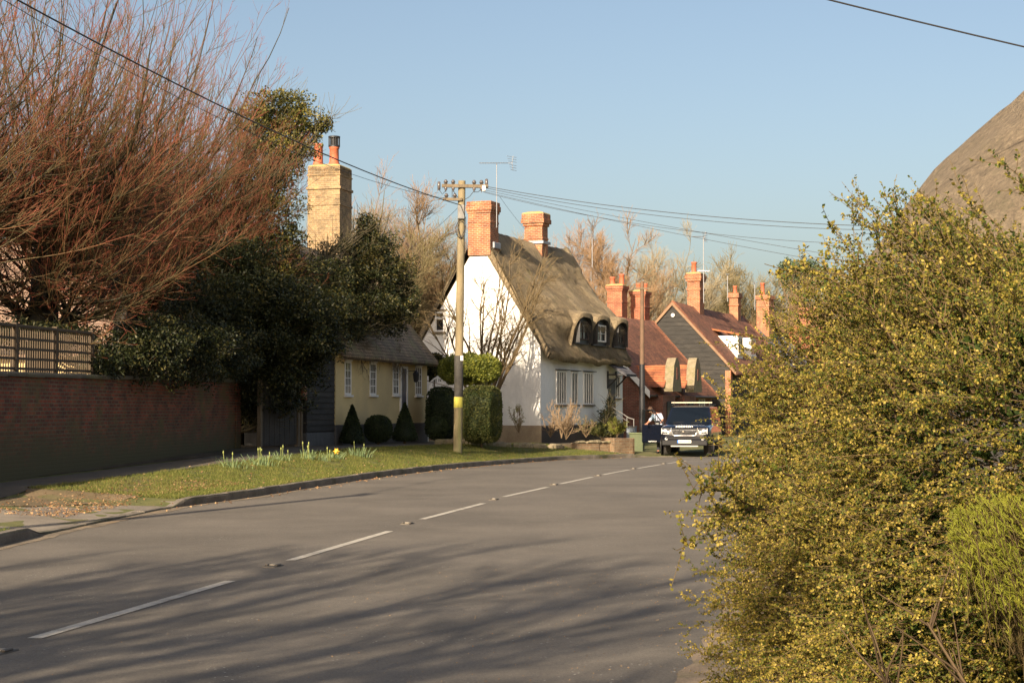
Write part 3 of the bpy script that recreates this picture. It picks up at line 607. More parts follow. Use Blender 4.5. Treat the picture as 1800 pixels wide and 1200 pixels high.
# facade windows
for px0, px1, py0, py1, nx in ((977, 995, 651, 711, 4), (1003.5, 1015, 653, 711, 2), (1025, 1042, 654, 711, 4), (1080, 1088.5, 660, 700, 2)):
    y0, zt = fw.fac(px0, py0); y1, zb = fw.fac(px1, py1)
    wd = window(wc, 'x', 0, y0, y1, zb, zt, nx, 1, .06, .05, m_glass, m_wpaint, True, m_wood)
    MB().box(.0, .16, y0 - .08, y1 + .1, zt + .03, zt + .06, b=.008).build('drip_board', m_blackp, wd)
x0, zt = fw.gab(765, 548); x1, zb = fw.gab(782, 583)
wg = window(wc, 'y', 0, x0, x1, zb, zt, 1, 1, .07, .05, m_dglass, m_wpaint, True, m_wood)
MB().box(x0 + .05, x1 - .05, -.055, -.0, (zt + zb) / 2 + .1, (zt + zb) / 2 + .2, b=.005).build('transom', m_wpaint, wg)
MB().box(x0 - .05, x1 + .08, -.1, 0, zt + .05, zt + .09, b=.005).build('drip_board', m_wood, wg)
# door with lean-to hood
yd, zd = fw.fac(1071, 655)
dr = MB().box(0, .05, yd - .15, yd + .75, .75, 2.95, b=.01).build('door', m_blackp, wc); MB().lathe([(.03, .05), (.035, .09), (.02, .1)], 8, (0, yd + .62, 1.8), 'x').build('handle', M_plain('brass', (.5, .35, .12), .3, 1), dr)
f = MB(); M0 = Matrix.Identity(4)
f.prism([(0, 3.62), (.95, 3.05), (.97, 3.10), (0, 3.70)], yd - .42, yd + .98, 'y')
for k in range(6): f.prism([(.16 * k, 3.71 - .096 * k), (.16 * k + .17, 3.61 - .096 * k), (.16 * k + .17, 3.64 - .096 * k), (.16 * k, 3.73 - .096 * k)], yd - .45, yd + 1.0, 'y')
hd = f.build('door_hood', m_slate, wc)
f = MB()
for yy in (yd - .3, yd + .86): f = MB(); f.box(0, .07, yy - .035, yy + .035, 2.5, 3.3); f.tube([(.06, yy, 2.6), (.3, yy, 2.82), (.62, yy, 3.2)], .035, 6); f.box(.0, .8, yy - .03, yy + .03, 3.1, 3.17); f.build('hood_bracket', m_blackp, hd)
y_, z_ = fw.fac(1070.5, 631); MB().lathe([(.0, .0), (.13, .0), (.15, .03), (.12, .06), (0, .05)], 14, (0, 0, 0), 'x', Matrix.Translation((0.0, y_, z_)) @ Matrix.Diagonal((1, .7, 1.7, 1))).build('wall_plaque', m_wood, wc)

# ---------------------------------------------------------------- cream cottage with yellow brick chimney
fy = Fr(-5.45, 51, 14.6)
yc_ = empty('cream_cottage', fy.w(0, 0, 0), -fy.b, 'low cream cottage in shade with white arched windows, behind clipped topiary', 'cottage')
W2, L2, EV2, RG2 = 5.2, 9.35, 3.62, 6.9
gable_wall(yc_, W2, L2, 1.12, EV2, RG2, m_cream); MB().box(-W2 - .03, .03, -.03, L2 + .03, -1, 1.12, b=.02).build('plinth', M_noise('grey_plinth', (.10, .09, .08), (.07, .065, .06), 2), yc_)
gable_roof(yc_, W2, L2, EV2, RG2, m_tile_g, .38, .25, .16)
chimney(yc_, -3.47, 8.5, 5.0, 10.4, 1.24, 1.25, m_brick_y, (), ((0, .0, .3), (.3, .03, .05), (.75, .05, .1), (1.35, .03, .08)), m_mortar)
cy = [o for o in bpy.data.objects if o.name.startswith('chimney') and o.parent == yc_][0]
pz = 10.42; px_, py_ = -3.55 - .34, 8.4
MB().lathe([(.20, pz), (.20, pz + .15), (.175, pz + .2), (.165, pz + .78), (.19, pz + .80), (.19, pz + .88), (.14, pz + .88), (.14, pz + .7)], 14, (px_, py_, 0)).build('chimney_pot', m_pot, cy)
px_ = -3.55 + .28
cp = MB().lathe([(.20, pz), (.20, pz + .15), (.175, pz + .2), (.165, pz + .66), (.19, pz + .68), (.19, pz + .74), (.14, pz + .74), (.14, pz + .6)], 14, (px_, py_, 0)).build('chimney_pot', m_pot, cy); cp['label'] = 'pot with a black wire cowl'
f = MB(); f.lathe([(.21, pz + .74), (.215, pz + .80), (.19, pz + .80)], 16, (px_, py_, 0)); f.lathe([(.215, pz + 1.08), (.22, pz + 1.13), (.05, pz + 1.16)], 16, (px_, py_, 0)); f.lathe([(.13, pz + .78), (.14, pz + 1.1)], 12, (px_, py_, 0))
for k in range(14): a = k * math.pi / 7; f.tube([(px_ + .2 * math.cos(a), py_ + .2 * math.sin(a), pz + .78), (px_ + .2 * math.cos(a), py_ + .2 * math.sin(a), pz + 1.1)], .012, 4)
f.build('cowl', m_blackp, cp)
for px0, px1, py0, py1 in ((605.5, 616.5, 634, 694), (649.5, 660.5, 637, 694), (690, 700.5, 639, 694), (729.5, 740.5, 643, 695)):
    y0, zt = fy.fac(px0, py0); y1, zb = fy.fac(px1, py1)
    wd = window(yc_, 'x', 0, y0, y1, zb, zt, 3, 4, .06, .025, m_glass, m_wpaint, True)
    MB().prism([(y0 - .02, zt), (y1 + .02, zt), (y1 - .05, zt + .09), ((y0 + y1) / 2, zt + .14), (y0 + .05, zt + .09)], 0, .07, 'x').build('arched_head', m_wpaint, wd)
y0, zt = fy.fac(704, 647); y1, zb = fy.fac(713, 712)
dd = MB().box(-.02, .03, y0, y1, 1.1, zt, b=.01).build('door', M_plain('door_paint', (.12, .11, .12), .5), yc_)
MB().box(-.02, .06, y1, y1 + .1, 1.1, zt + .08, b=.01).box(-.02, .06, y0 - .1, y0, 1.1, zt + .08, b=.01).box(-.02, .06, y0, y1, zt, zt + .08, b=.01).build('door_frame', m_wpaint, dd)
y_, z_ = fy.fac(716, 652)
lt = MB().tube([(0, y_, z_), (.32, y_ + .05, z_)], .015, 6).tube([(0, y_, z_ - .28), (.02, y_, z_ + .05)], .018, 6).build('lantern_bracket', m_blackp, yc_)
MB().lathe([(.02, .3), (.05, .27), (.12, .2), (.12, .19), (.08, -.08), (.05, -.11), (0, -.12)], 6, (.3, y_ + .05, z_ - .28), 'z', smooth=False).build('lantern', m_blackp, lt)
# climbing stems over the facade
st_y = np.array([1.1, 2.0, 5.2, 6.1]); cl0 = stems(np.stack([np.full(4, .03), st_y, np.full(4, 3.7)], 1), [(0, .5, -.5), (0, 1, -.3), (0, .6, -.6), (0, -.5, -.5)], [1.6, 1.8, 1.5, 1.3], 0, .10, 8, (.018, .008))
g1 = grow(cl0, 16, .05, 1, (.4, 1.1), (.4, 1.1), -.5, .18, 6, (.008, .003), bias=(.03, 0, 0)); g2 = grow(g1, 4, .2, 1, (.15, .5), (.4, 1.1), -.3, .2, 4, (.005, .003))
for g_ in (cl0, g1, g2): g_[0][..., 0] = np.clip(np.abs(g_[0][..., 0]), .02, .2)
V, Fq, t = tubes([cl0, g1, g2], 3)
m_twig = M_attr('twig_wood', [(.10, .075, .04), (.20, .15, .085)], .85)
npmesh('climbing_plant', V, Fq, m_twig, yc_, {'tint': t})
# black boarded shed at its near end
fs = Fr(-5.75, 50.4, 14.6)
def boards(mb, poly_x, z0, z1, y, h=.18, face='y'):
    z = z0
    while z < z1 - .02:
        zt = min(z + h, z1); xa0, xa1 = poly_x(z); xb0, xb1 = poly_x(zt)
        mb.add([(xa0, y, z), (xa1, y, z), (xb1, y, zt), (xb0, y, zt), (xa0, y - .035, z), (xa1, y - .035, z), (xb1, y - .008, zt), (xb0, y - .008, zt)], [(0, 1, 5, 4), (4, 5, 6, 7), (7, 6, 2, 3), (0, 4, 7, 3), (1, 2, 6, 5)]); z = zt
sh = empty('boarded_shed', fy.w(0, -2.3, 0), -fy.b, 'black weatherboarded lean-to shed at the near end of the cream cottage', 'shed')
MB().box(-2, -.05, 0, 2.28, .3, 3.4).build('wall', m_board, sh)
f = MB(); zz = .95
while zz < 3.35: f.add([(-.05, 0, zz), (-.05, 2.28, zz), (-.05, 2.28, zz + .17), (-.05, 0, zz + .17), (-.015, 0, zz), (-.015, 2.28, zz), (-.04, 2.28, zz + .17), (-.04, 0, zz + .17)], [(0, 1, 5, 4), (4, 5, 6, 7), (7, 6, 2, 3), (0, 4, 7, 3), (1, 2, 6, 5)]); zz += .17
f.build('weatherboards', m_board, sh)
boards_ = MB(); boards(boards_, lambda z: (-2, -.05), .95, 3.35, 0); boards_.build('weatherboards', m_board, sh)
MB().box(-2.02, -.02, -.02, 2.28, -.5, .9, b=.02).build('plinth', M_noise('shed_plinth', (.10, .10, .10), (.07, .07, .07), 3), sh)
MB().prism([(-2.1, 3.62), (.15, 3.35), (.15, 3.42), (-2.1, 3.71)], -.12, 2.28).build('roof', m_tile_g, sh)
# gate posts and dark boarded gate
gt = empty('garden_gate', fy.w(-.2, -5.4, h_at(-7, 46)), -fy.b, 'dark board gate between the brick wall end and the boarded shed', 'gate')
f = MB(); 
for k in range(14): f.box(-.03 + .006 * (k % 2), .01 + .006 * (k % 2), .12 + k * .185, .29 + k * .185, .05, 1.9 + .03 * math.sin(k), b=.006)
f.build('board_panel', M_noise('dark_gate_wood', (.035, .03, .024), (.055, .045, .035), 3), gt)
for yy in (0, 2.75, 3.0):
    MB().box(-.06, .07, yy - .06, yy + .06, -.4, 2.0 if yy else 1.9, b=.015).lathe([(.09, 2.0), (.09, 2.04), (.0, 2.1)], 4, (0.005, yy, 0), smooth=False).build('gate_post', m_wood, gt)
bx_ = MB().box(.07, .2, 2.85, 3.05, 1.35, 1.75, b=.02).build('letter_box', M_plain('post_box', (.35, .12, .06), .5), gt)
MB().box(.05, .0655, 2.7, 3.2, 1.2, 1.9).build('backboard', m_blackp, gt)

# ---------------------------------------------------------------- tiled brick building with stone-topped gables
ft = Fr(6.5, 82, 22); tb = empty('tiled_schoolhouse', ft.w(0, 0, 0), -ft.b, 'dark red brick building with tiled roof and two stone-capped porch gables', 'building')
W3, L3, EV3, RG3 = 7.0, 13.0, 2.60, 6.55
gable_wall(tb, W3, L3, -1, EV3, RG3, m_brick_d); rt = gable_roof(tb, W3, L3, EV3, RG3, m_tile, .38, .3, .14, sag=.06)
MB().prism([(.46, EV3 - .45), (.46, EV3 - .1), (-W3 / 2, RG3 + .05), (-W3 / 2, RG3 - .32)], -.34, -.30).build('bargeboard', m_wpaint, tb)
MB().tube([(.46, -.3, EV3 - .34), (.46, L3 + .3, EV3 - .34)], .06, 8).build('gutter', m_blackp, tb)
for px in (1178, 1215):
    yy, _ = ft.fac(px + 3, 690, .9); zt = ft.fac(px + 3, 629, .9)[1]
    e = empty('porch_gable', (0, yy, 0)); e.parent = tb
    f = MB(); f.box(-.5, .75, -1.1, 1.1, -1, EV3 - .3); f.build('wall', m_brick_d, e)
    f = MB(); f.add([(-2.6, 0, zt - .35), (.8, 0, zt - .35), (.8, -1.0, EV3 + .1), (-.6, -1.0, EV3 + .1), (.8, 1.0, EV3 + .1), (-.6, 1.0, EV3 + .1)], [(0, 1, 2, 3), (0, 1, 4, 5)]); f.build('roof', m_tile_o, e)
    pr = [(-.75, EV3 - .12), (.75, EV3 - .12), (.82, EV3 + .05), (.74, EV3 + .28), (.60, EV3 + .72), (.52, EV3 + 1.2), (.27, zt - .12), (.12, zt), (-.12, zt), (-.27, zt - .12), (-.52, EV3 + 1.2), (-.60, EV3 + .72), (-.74, EV3 + .28), (-.82, EV3 + .05)]
    f = MB(); f.prism(pr, .72, 1.18, 'x'); f.build('stone_coping', m_stone, e)
    MB().box(1.19, 1.21, -.12, .12, EV3 + .5, EV3 + 1.1).build('slit', m_brick_d, e)
    MB().box(.76, .80, -.45, .45, -1, EV3 - .62).build('doorway', m_dglass, e)
for px0, px1 in ((1146, 1160), (1188, 1202), (1228, 1238)):
    y0, zt = ft.fac(px0, 699); y1, zb = ft.fac(px1, 744); window(tb, 'x', 0, y0, y1, zb, zt, 2, 3, .08, .06, m_glass, m_wpaint)
# lower extension behind with the two orange chimneys
f5 = Fr(5.0, 96, 22); hb = empty('orange_chimney_house', f5.w(0, 0, 0), -f5.b, 'house behind the thatched cottage, showing twin orange brick chimneys with lichen tops', 'house')
gable_wall(hb, 6, 9, -1, 3.6, 6.7, m_brick_r); gable_roof(hb, 6, 9, 3.6, 6.7, m_tile_o, .3, .15)
for (pa, pb, pt_, pots, y_) in ((1065, 1094, 502, ((-.3, 0, .16, .55), (.28, 0, .16, .7)), 1.0), (1106, 1134, 512, ((-.1, 0, .15, .5), (.3, .1, .13, .5)), 3.2)):
    x0, z0 = f5.gab(pa, pt_, y_); x1, _ = f5.gab(pb, pt_, y_)
    chimney(hb, (x0 + x1) / 2, y_ + .6, 4.5, z0, x1 - x0 - .12, 1.0, m_brick_r, pots, ((0, .10, .2), (.2, .05, .12), (.9, .04, .1)), m_mortar)
# ---------------------------------------------------------------- black weatherboarded gable house
f4 = Fr(12.7, 96, 22); bh = empty('weatherboarded_house', f4.w(0, 0, 0), -f4.b, 'house with black weatherboarded gable, long red tile roof and two white dormers', 'house')
W4, L4, EV4, RG4 = 6.9, 17., 3.94, 7.85
gable_wall(bh, W4, L4, -1, EV4, RG4, m_board)
f = MB(); s4 = (RG4 - EV4) / (W4 / 2)
boards(f, lambda z: (-W4, 0) if z <= EV4 else (-W4 / 2 - max(.01, (RG4 - z) / s4), -W4 / 2 + max(.01, (RG4 - z) / s4)), -.8, RG4 - .05, 0, .26); f.build('weatherboards', m_board, bh)
rf4 = gable_roof(bh, W4, L4, EV4, RG4, m_tile, .35, .12, .13, sag=.10)
f = MB()
for sg in (1, -1):
    a = (-W4 / 2 + sg * (W4 / 2 + .38), EV4 - .36); c = (-W4 / 2, RG4 + .06); f.prism([(a[0], a[1]), (a[0], a[1] + .2), (c[0], c[1]), (c[0], c[1] - .2)], -.16, -.125)
f.build('bargeboard', M_noise('brown_bargeboard', (.26, .16, .09), (.20, .12, .07), 3), bh)
MB().box(-.28, .06, -.1, .35, -1, EV4 - .1, b=.01).build('brick_pier', m_brick_o, bh)
x_, z_ = f4.gab(1183.5, 554); cam_ = MB().lathe([(.11, -.12), (.12, -.04), (.1, 0)], 12, (x_, 0, z_), 'y').lathe([(.05, -.125), (.05, -.13)], 10, (x_, 0, z_), 'y').build('wall_lamp', m_wpaint, bh)
def chim_px(parent, fr, pa, pb, ptop, xr, zb, mat, pots, dy=.9, bands=((0, .07, .18), (.18, .1, .14), (.75, .05, .12)), cap=None):
    """chimney whose near face spans pixels pa..pb at local x = xr"""
    best = None
    for y_ in np.arange(0, 60, .1):
        l0, z0 = fr.gab(pa, ptop, y_); l1, _ = fr.gab(pb, ptop, y_)
        if best is None or abs((l0 + l1) / 2 - xr) < best[0]: best = (abs((l0 + l1) / 2 - xr), y_, l1 - l0, z0)
    _, y_, wd, z0 = best; return chimney(parent, xr, y_ + dy / 2, zb, z0, wd, dy, mat, pots, bands, cap)
chim_px(bh, f4, 1208, 1230, 481, -W4 / 2, 6.5, m_brick_o, ((-.1, 0, .17, .75),), 1.0, ((0, .08, .12), (.12, .13, .2), (.32, .08, .16), (.9, .06, .14), (1.5, .03, .1)), m_mortar)
chim_px(bh, f4, 1282, 1297, 515, -W4 / 2 + .1, 5.6, m_brick_o, ((0, 0, .14, .5),), .8)
for (pa, pb, pt_) in ((1288, 1303, 592), (1311, 1322, 592)):
    y0, z0 = f4.fac(pa, 612, -.9); y1, _ = f4.fac(pb, 612, -.9)
    w_ = 1.35; e = empty('dormer', (0, y0 + w_ / 2, 0)); e.parent = bh
    MB().box(-3.0, -.62, -w_ / 2, w_ / 2, 4.2, 6.05).build('cheek', m_white, e)
    f = MB(); f.add([(-3.2, -w_ / 2 - .12, 6.62), (-.5, -w_ / 2 - .12, 6.06), (-.5, w_ / 2 + .12, 6.06), (-3.2, w_ / 2 + .12, 6.62), (-3.2, -w_ / 2 - .12, 6.72), (-.45, -w_ / 2 - .12, 6.16), (-.45, w_ / 2 + .12, 6.16), (-3.2, w_ / 2 + .12, 6.72)], [(0, 1, 2, 3), (4, 5, 6, 7), (0, 4, 5, 1), (1, 5, 6, 2), (2, 6, 7, 3), (3, 7, 4, 0)]); f.build('roof', m_tile_o, e)
    window(e, 'x', -.62, -w_ / 2 + .1, w_ / 2 - .1, 4.95, 5.95, 2, 2, .06, .04, m_dglass)
for px0, px1, py0, py1 in ((1321, 1331, 652, 690),):
    y0, zt = f4.fac(px0, py0); y1, zb = f4.fac(px1, py1); window(bh, 'x', 0, y0, y1, zb, zt, 2, 2, .08)
# orange tiled cross roof and houses beyond
f6 = Fr(18.5, 116, 30); h6 = empty('slate_roof_house', f6.w(0, 0, 0), -f6.b, 'house with grey slate roof behind the white dormers', 'house')
gable_wall(h6, 7, 10, -1.5, 4.2, 7.4, m_brick_r); gable_roof(h6, 7, 10, 4.2, 7.4, m_slate, .3, .1); chim_px(h6, f6, 1330, 1352, 519, -3.2, 6, m_brick_o, ((-.2, 0, .17, .95),), 1.0)
f7 = Fr(24.5, 128, 62); h7 = empty('orange_roof_house', f7.w(0, 0, 0), -f7.b, 'farthest house with a long orange tiled roof partly behind the shrub', 'house')
gable_wall(h7, 8, 22, -1.5, 4.2, 8.2, m_brick_r); gable_roof(h7, 8, 22, 4.2, 8.2, m_tile_o, .3, .1); chim_px(h7, f7, 1427, 1452, 499, -4, 7, m_brick_o, (), 1.2) if False else chimney(h7, -4, 1.4, 7, 9.7, 1.2, 1.1, m_brick_o, (), ((0, .07, .18), (.18, .1, .14), (.75, .05, .12)))
# house behind the left trees, glimpsed through the branches
f8 = Fr(-9.2, 62, -60); h8 = empty('garden_house', f8.w(0, 0, 0), -f8.b, 'house with pinkish tiled roof glimpsed behind the red-twigged trees', 'house')
gable_wall(h8, 8, 20, -1, 3.8, 8.0, m_cream); gable_roof(h8, 8, 20, 3.8, 8.0, M_brick('pinkish_tiles', (.36, .24, .17), (.28, .19, .14), (.12, .08, .06), .2, .11, .012, 'roof'), .4, .3)
window(h8, 'x', 0, 4, 5.4, 1.6, 3.0, 2, 2); window(h8, 'x', 0, 10, 11.4, 1.6, 3.0, 2, 2)
# big near thatched roof at the right edge
f9 = Fr(4.98, 19.5, 8); nb = empty('near_thatched_cottage', f9.w(0, 0, 0), -f9.b, 'rounded thatched roof of a near cottage cut by the right picture edge', 'cottage')
MB().box(.3, 7, .6, 12.7, -.5, 3.6).build('wall', m_board, nb)
nn, kk = 40, 26; V = []                      # hipped, rounded roof: stacked rounded-rectangle rings
rs = np.random.default_rng(4)
for k in range(kk):
    t = k / (kk - 1); z = 3.1 + 4.6 * t; ins = (t ** 1.35) * 4.3 - .75 + (.25 * (1 - t * 8) if t < .12 else 0)
    if k == 0: ins = 0.1; z = 3.25
    hx = max(7 / 2 - ins * .98, .25); hy = max(12.7 / 2 - ins, 2.2)
    for j in range(nn):
        a = 2 * math.pi * j / nn; ca, sa = math.cos(a), math.sin(a); e_ = .62
        wv = .06 * math.sin(a * 5 + z * 2) + .05 * math.sin(a * 11 - z * 3)
        V.append((3.5 + (hx + wv) * np.sign(ca) * abs(ca) ** e_, 6.6 + (hy + wv) * np.sign(sa) * abs(sa) ** e_, z + rs.normal() * .015))
Fq = [(k * nn + j, k * nn + (j + 1) % nn, (k + 1) * nn + (j + 1) % nn, (k + 1) * nn + j) for k in range(kk - 1) for j in range(nn)]
V.append((3.5, 6.6, 7.75)); top = len(V) - 1
npmesh('thatched_roof', V, [np.array(Fq), np.array([((kk - 1) * nn + j, (kk - 1) * nn + (j + 1) % nn, top) for j in range(nn)])], m_thatch_n, nb, smooth=True)

# ================================================================ WALL, POLES, WIRES, ANTENNAS
def on_ground(px, py):
    z = .2
    for _ in range(25):
        d = ray(px, py); t = (z - 1.62) / d[2]; q = CAM + d * t; z = z * .5 + .5 * h_at(q[0], q[1])
    return Vector((q[0], q[1], h_at(q[0], q[1])))
fb = Fr(-10.25, 21, 6.07); LW = 25.1
bw_ = empty('brick_garden_wall', fb.w(0, 0, 0), -fb.b, 'long mossy red brick garden wall in shade on the left of the road', 'wall')
m_wallb = M_brick('old_wall_brick', (.28, .060, .025), (.11, .030, .017), (.15, .12, .075), stain=(.12, .10, .03), slo=.5, shi=.70, stain_z=(1.5, .6, (.085, .07, .028)), sscale=.9)
tw = lambda y: 2.13 + .0087 * y
f = MB(); n0 = len(f.v); f.add([(-.3, 0, -.5), (0, 0, -.5), (0, LW, -.5), (-.3, LW, -.5), (-.3, 0, tw(0)), (0, 0, tw(0)), (0, LW, tw(LW)), (-.3, LW, tw(LW))], [(0, 1, 2, 3), (4, 5, 6, 7), (0, 1, 5, 4), (1, 2, 6, 5), (2, 3, 7, 6), (3, 0, 4, 7)])
f.box(-.36, .045, LW - .42, LW + .04, -.5, tw(LW) + .02, b=.01); f.build('wall', m_wallb, bw_)
f = MB(); y = 0; r_ = np.random.default_rng(3)
while y < LW - .1:
    l = min(r_.uniform(.85, 1.0), LW + .08 - y); dz = r_.normal() * .004; f.prism([(-.38, .0), (.07, .0), (.075, .05), (.04, .085), (-.34, .09), (-.385, .05)], 0, l - .012, 'y', Matrix.Translation((0, y, tw(y + l / 2) + dz + .001))); y += l
f.build('coping', M_noise('coping_stone', (.16, .135, .10), (.10, .09, .06), 2.5, .9, (.14, .13, .05)), bw_)
tr = empty('trellis_fence', fb.w(-.17, 2.0, 2.22), -fb.b, 'brown square trellis standing on the brick wall at the left edge', 'trellis')
tr.rotation_euler = (math.atan(.0087), 0, -fb.b); LT = 12.2
f = MB(); y = .05
while y < LT: f.box(-.01, .01, y, y + .028, .0, .86); y += .115
m_trw = M_noise('trellis_slat', (.09, .062, .035), (.065, .045, .026), 4); f.build('slat', m_trw, tr)
f = MB()
for z in (.06, .25, .44, .63): f.box(.011, .030, 0, LT, z, z + .05)
f.build('rail', m_trw, tr)
MB().box(-.03, .045, -.02, LT + .02, .86, .92, b=.008).build('top_rail', m_trw, tr)
for k in range(7): MB().box(-.05, .055, k * 2 + .0, k * 2 + .09, -.05, .95, b=.008).build('post', m_trw, tr)

m_pole = M_noise('pole_wood', (.27, .215, .12), (.20, .16, .095), 2.2, .9, (.20, .20, .08), 30, .4, .01, sc3=(3, 3, .25))
m_ins = M_plain('insulator', (.10, .085, .08), .25); m_steel = M_noise('galvanised', (.24, .235, .22), (.18, .17, .16), 5, .6)
def insul(mb, x, y, z, s=1): mb.lathe([(.0, .0), (.055, .0), (.045, .05), (.075, .055), (.05, .11), (.03, .14), (0, .145)], 10, (x, y, z))
pb = P(804.5, 787, 52); pt_ = P(812, 318, 52); H1 = pt_.z - pb.z
p1 = empty('telegraph_pole', (pb.x, pb.y, pb.z), R(6), 'wooden telegraph pole with cross-arms standing on the verge before the white cottage', 'pole', None)
lean = (pt_.x - pb.x)
lx = lambda z: lean * z / H1
f = MB(); f.tube([(lx(z), 0, z) for z in np.linspace(-.5, H1, 9)], [.142 - .028 * k / 8 for k in range(9)], 16); f.build('pole', m_pole, p1)
q = lambda px, py: (px - 812) / F * 52 + lean, (0)
X_ = lambda px: (px - 812) / F * 52 + lean; Z_ = lambda py: P(812, py, 52).z - pb.z
MB().box(X_(776), X_(858), -.18, -.09, Z_(331), Z_(325), b=.01).build('cross_arm', m_wood, p1)
MB().box(X_(778), X_(812), -.18, -.09, Z_(354), Z_(349), b=.01).build('cross_arm', m_wood, p1)
for px, py in ((783, 325), (796, 325), (833, 325), (846, 325)):
    f = MB(); insul(f, X_(px), -.135, Z_(py)); f.tube([(X_(px), -.135, Z_(py + 14)), (X_(px), -.135, Z_(py))], .012, 6); f.lathe([(.03, 0), (.05, .05), (.05, .1), (.02, .12)], 8, (X_(px), -.135, Z_(py + 11))); f.build('insulator', m_ins, p1)
for px in (784, 799):
    f = MB(); insul(f, X_(px), -.135, Z_(349)); f.build('insulator', m_ins, p1)
for px in (771, 855): MB().lathe([(.0, -.14), (.045, -.13), (.05, 0), (.045, .12), (0, .14)], 10, (X_(px), -.13, Z_(328 if px < 800 else 322))).build('insulator', m_ins, p1)
MB().box(X_(847), X_(853), -.25, -.17, Z_(337), Z_(327), b=.01).build('junction_box', m_wpaint, p1)
f = MB()
for a, b_, sg in (((783, 336), (771, 335), 8), ((796, 336), (808, 352), 2), ((833, 336), (816, 352), 3), ((794, 331), (794, 350), 0), ((816, 352), (812, 380), 2), ((846, 333), (833, 338), 3)):
    p, q = (X_(a[0]), -.16, Z_(a[1])), (X_(b_[0]), -.16, Z_(b_[1])); mid = ((p[0] + q[0]) / 2, -.18, (p[2] + q[2]) / 2 - sg * .018); f.tube([p, mid, q], .010, 5)
f.tube([(X_(809) + .15 * math.cos(a), -.17, Z_(404) + .27 * math.sin(a)) for a in np.linspace(0, 6.3, 18)], .012, 5)
for k in (0, 1): f.tube([(X_(806 + 12 * k), -.15, Z_(382)), (X_(804 + 14 * k), -.17, Z_(400)), (X_(809), -.17, Z_(420))], .012, 5)
f.build('cable', m_blackp, p1)
MB().box(X_(804), X_(816), -.21, -.1, Z_(386), Z_(361), b=.02).build('equipment_box', m_steel, p1)
r0 = .137
MB().lathe([(r0, Z_(697)), (r0 + .004, Z_(696)), (r0 + .003, Z_(626)), (r0 - .002, Z_(625))], 18, (lx(1.9), 0, 0)).build('black_sleeve', M_noise('tarred_sleeve', (.035, .032, .03), (.06, .055, .045), 8), p1)
MB().lathe([(r0 + .004, Z_(716)), (r0 + .007, Z_(715.5)), (r0 + .006, Z_(698)), (r0 + .002, Z_(697.5))], 18, (lx(1.4), 0, 0)).build('yellow_band', M_noise('yellow_band', (.50, .46, .07), (.42, .38, .07), 6), p1)
MB().box(X_(809), X_(814), -.165, -.15, Z_(634), Z_(625), b=.004).build('number_plate', m_wpaint, p1)
# pole beyond the left picture edge: its shadow falls across the road
tip = G(632, 869.5); Hp = 8.7; off = Hp / math.tan(SUN_EL); b0 = (tip[0] - off * math.sin(SUN_AZ), tip[1] - off * math.cos(SUN_AZ))
z0_ = h_at(*b0); p0 = empty('telegraph_pole', (b0[0], b0[1], z0_), 0, 'plain wooden telegraph pole on the verge left of the camera, casting the long straight shadow', 'pole')
MB().tube([(0, 0, z) for z in np.linspace(-.4, Hp, 8)], [.15 - .035 * k / 7 for k in range(8)], 14).build('pole', m_pole, p0)
f = MB(); f.box(-.06, .06, -.5, .5, Hp - .25, Hp - .15); f.build('cross_arm', m_wood, p0)
p2b = P(1129, 764, 75); p2 = empty('telegraph_pole', p2b, R(10), 'slim brown telegraph pole with a black painted lower half, behind the white cottage', 'pole')
H2 = P(1129, 495, 75).z - p2b.z; Z2 = P(1129, 640, 75).z - p2b.z
MB().tube([(0, 0, Z2), (.01, 0, (Z2 + H2) / 2), (.02, 0, H2)], [.105, .1, .09], 12).build('pole', M_noise('brown_pole', (.17, .10, .06), (.12, .075, .045), 3), p2)
MB().tube([(0, 0, -.5), (0, 0, Z2)], [.14, .125], 12).build('black_base', m_blackp, p2)
f = MB(); f.box(-.35, .3, -.12, -.06, H2 - .35, H2 - .28)
f.build('cross_arm', m_wood, p2)
p3b = P(1745, 700, 45); p3 = empty('telegraph_pole', (p3b.x, p3b.y, -.2), 0, 'telegraph pole hidden behind the near thatched roof on the right', 'pole')
H3 = P(1745, 372, 45).z + .2; MB().tube([(0, 0, 0), (0, 0, H3)], [.14, .11], 12).build('pole', m_pole, p3); MB().box(-.06, .06, -.6, .6, H3 - .5, H3 - .4).build('cross_arm', m_wood, p3)
m_wire = M_plain('cable_sheath', (.03, .03, .032), .6)
def wire(a, b_, sag, r, label):
    a, b_ = Vector(a), Vector(b_); pts = [a.lerp(b_, t) + Vector((0, 0, -sag * 4 * t * (1 - t))) for t in np.linspace(0, 1, 25)]
    return tag(MB().tube(pts, r, 6).build('overhead_cable', m_wire), label, 'cable', 'overhead cables')
w1 = p1.matrix_basis
def on1(px, py): return P(px, py, 51.87)
wire(on1(811, 361), (b0[0], b0[1], z0_ + Hp - .3), .62, .014, 'thick black cable sagging from the verge pole to the upper left corner')
wire(on1(784, 349), (b0[0], b0[1] + .5, z0_ + Hp + .12), 1.05, .006, 'thin wire from the lower cross-arm passing behind the cowled chimney pot')
e3 = (p3b.x, p3b.y, -.2 + H3)
wire(on1(855, 328), P(1745, 400, 45), .35, .011, 'upper cable of the pair running right from the cross-arm tip')
wire(on1(855, 331), P(1745, 404, 45), .43, .009, 'lower cable of the pair running right from the cross-arm tip')
wire(on1(850, 338), P(1745, 428, 45), .55, .007, 'thin wire running right just below the pair of cables')
wire(on1(846, 333), P(1745, 492, 45), .12, .007, 'thin wire dropping right towards the top of the shrub, upper one')
wire(on1(847, 336), P(1745, 508, 45), .16, .007, 'thin wire dropping right towards the top of the shrub, lowest one')
wire((b0[0], b0[1], z0_ + Hp - .2), P(2000, 128, 20), .25, .010, 'dark wire crossing the sky at the top right corner')
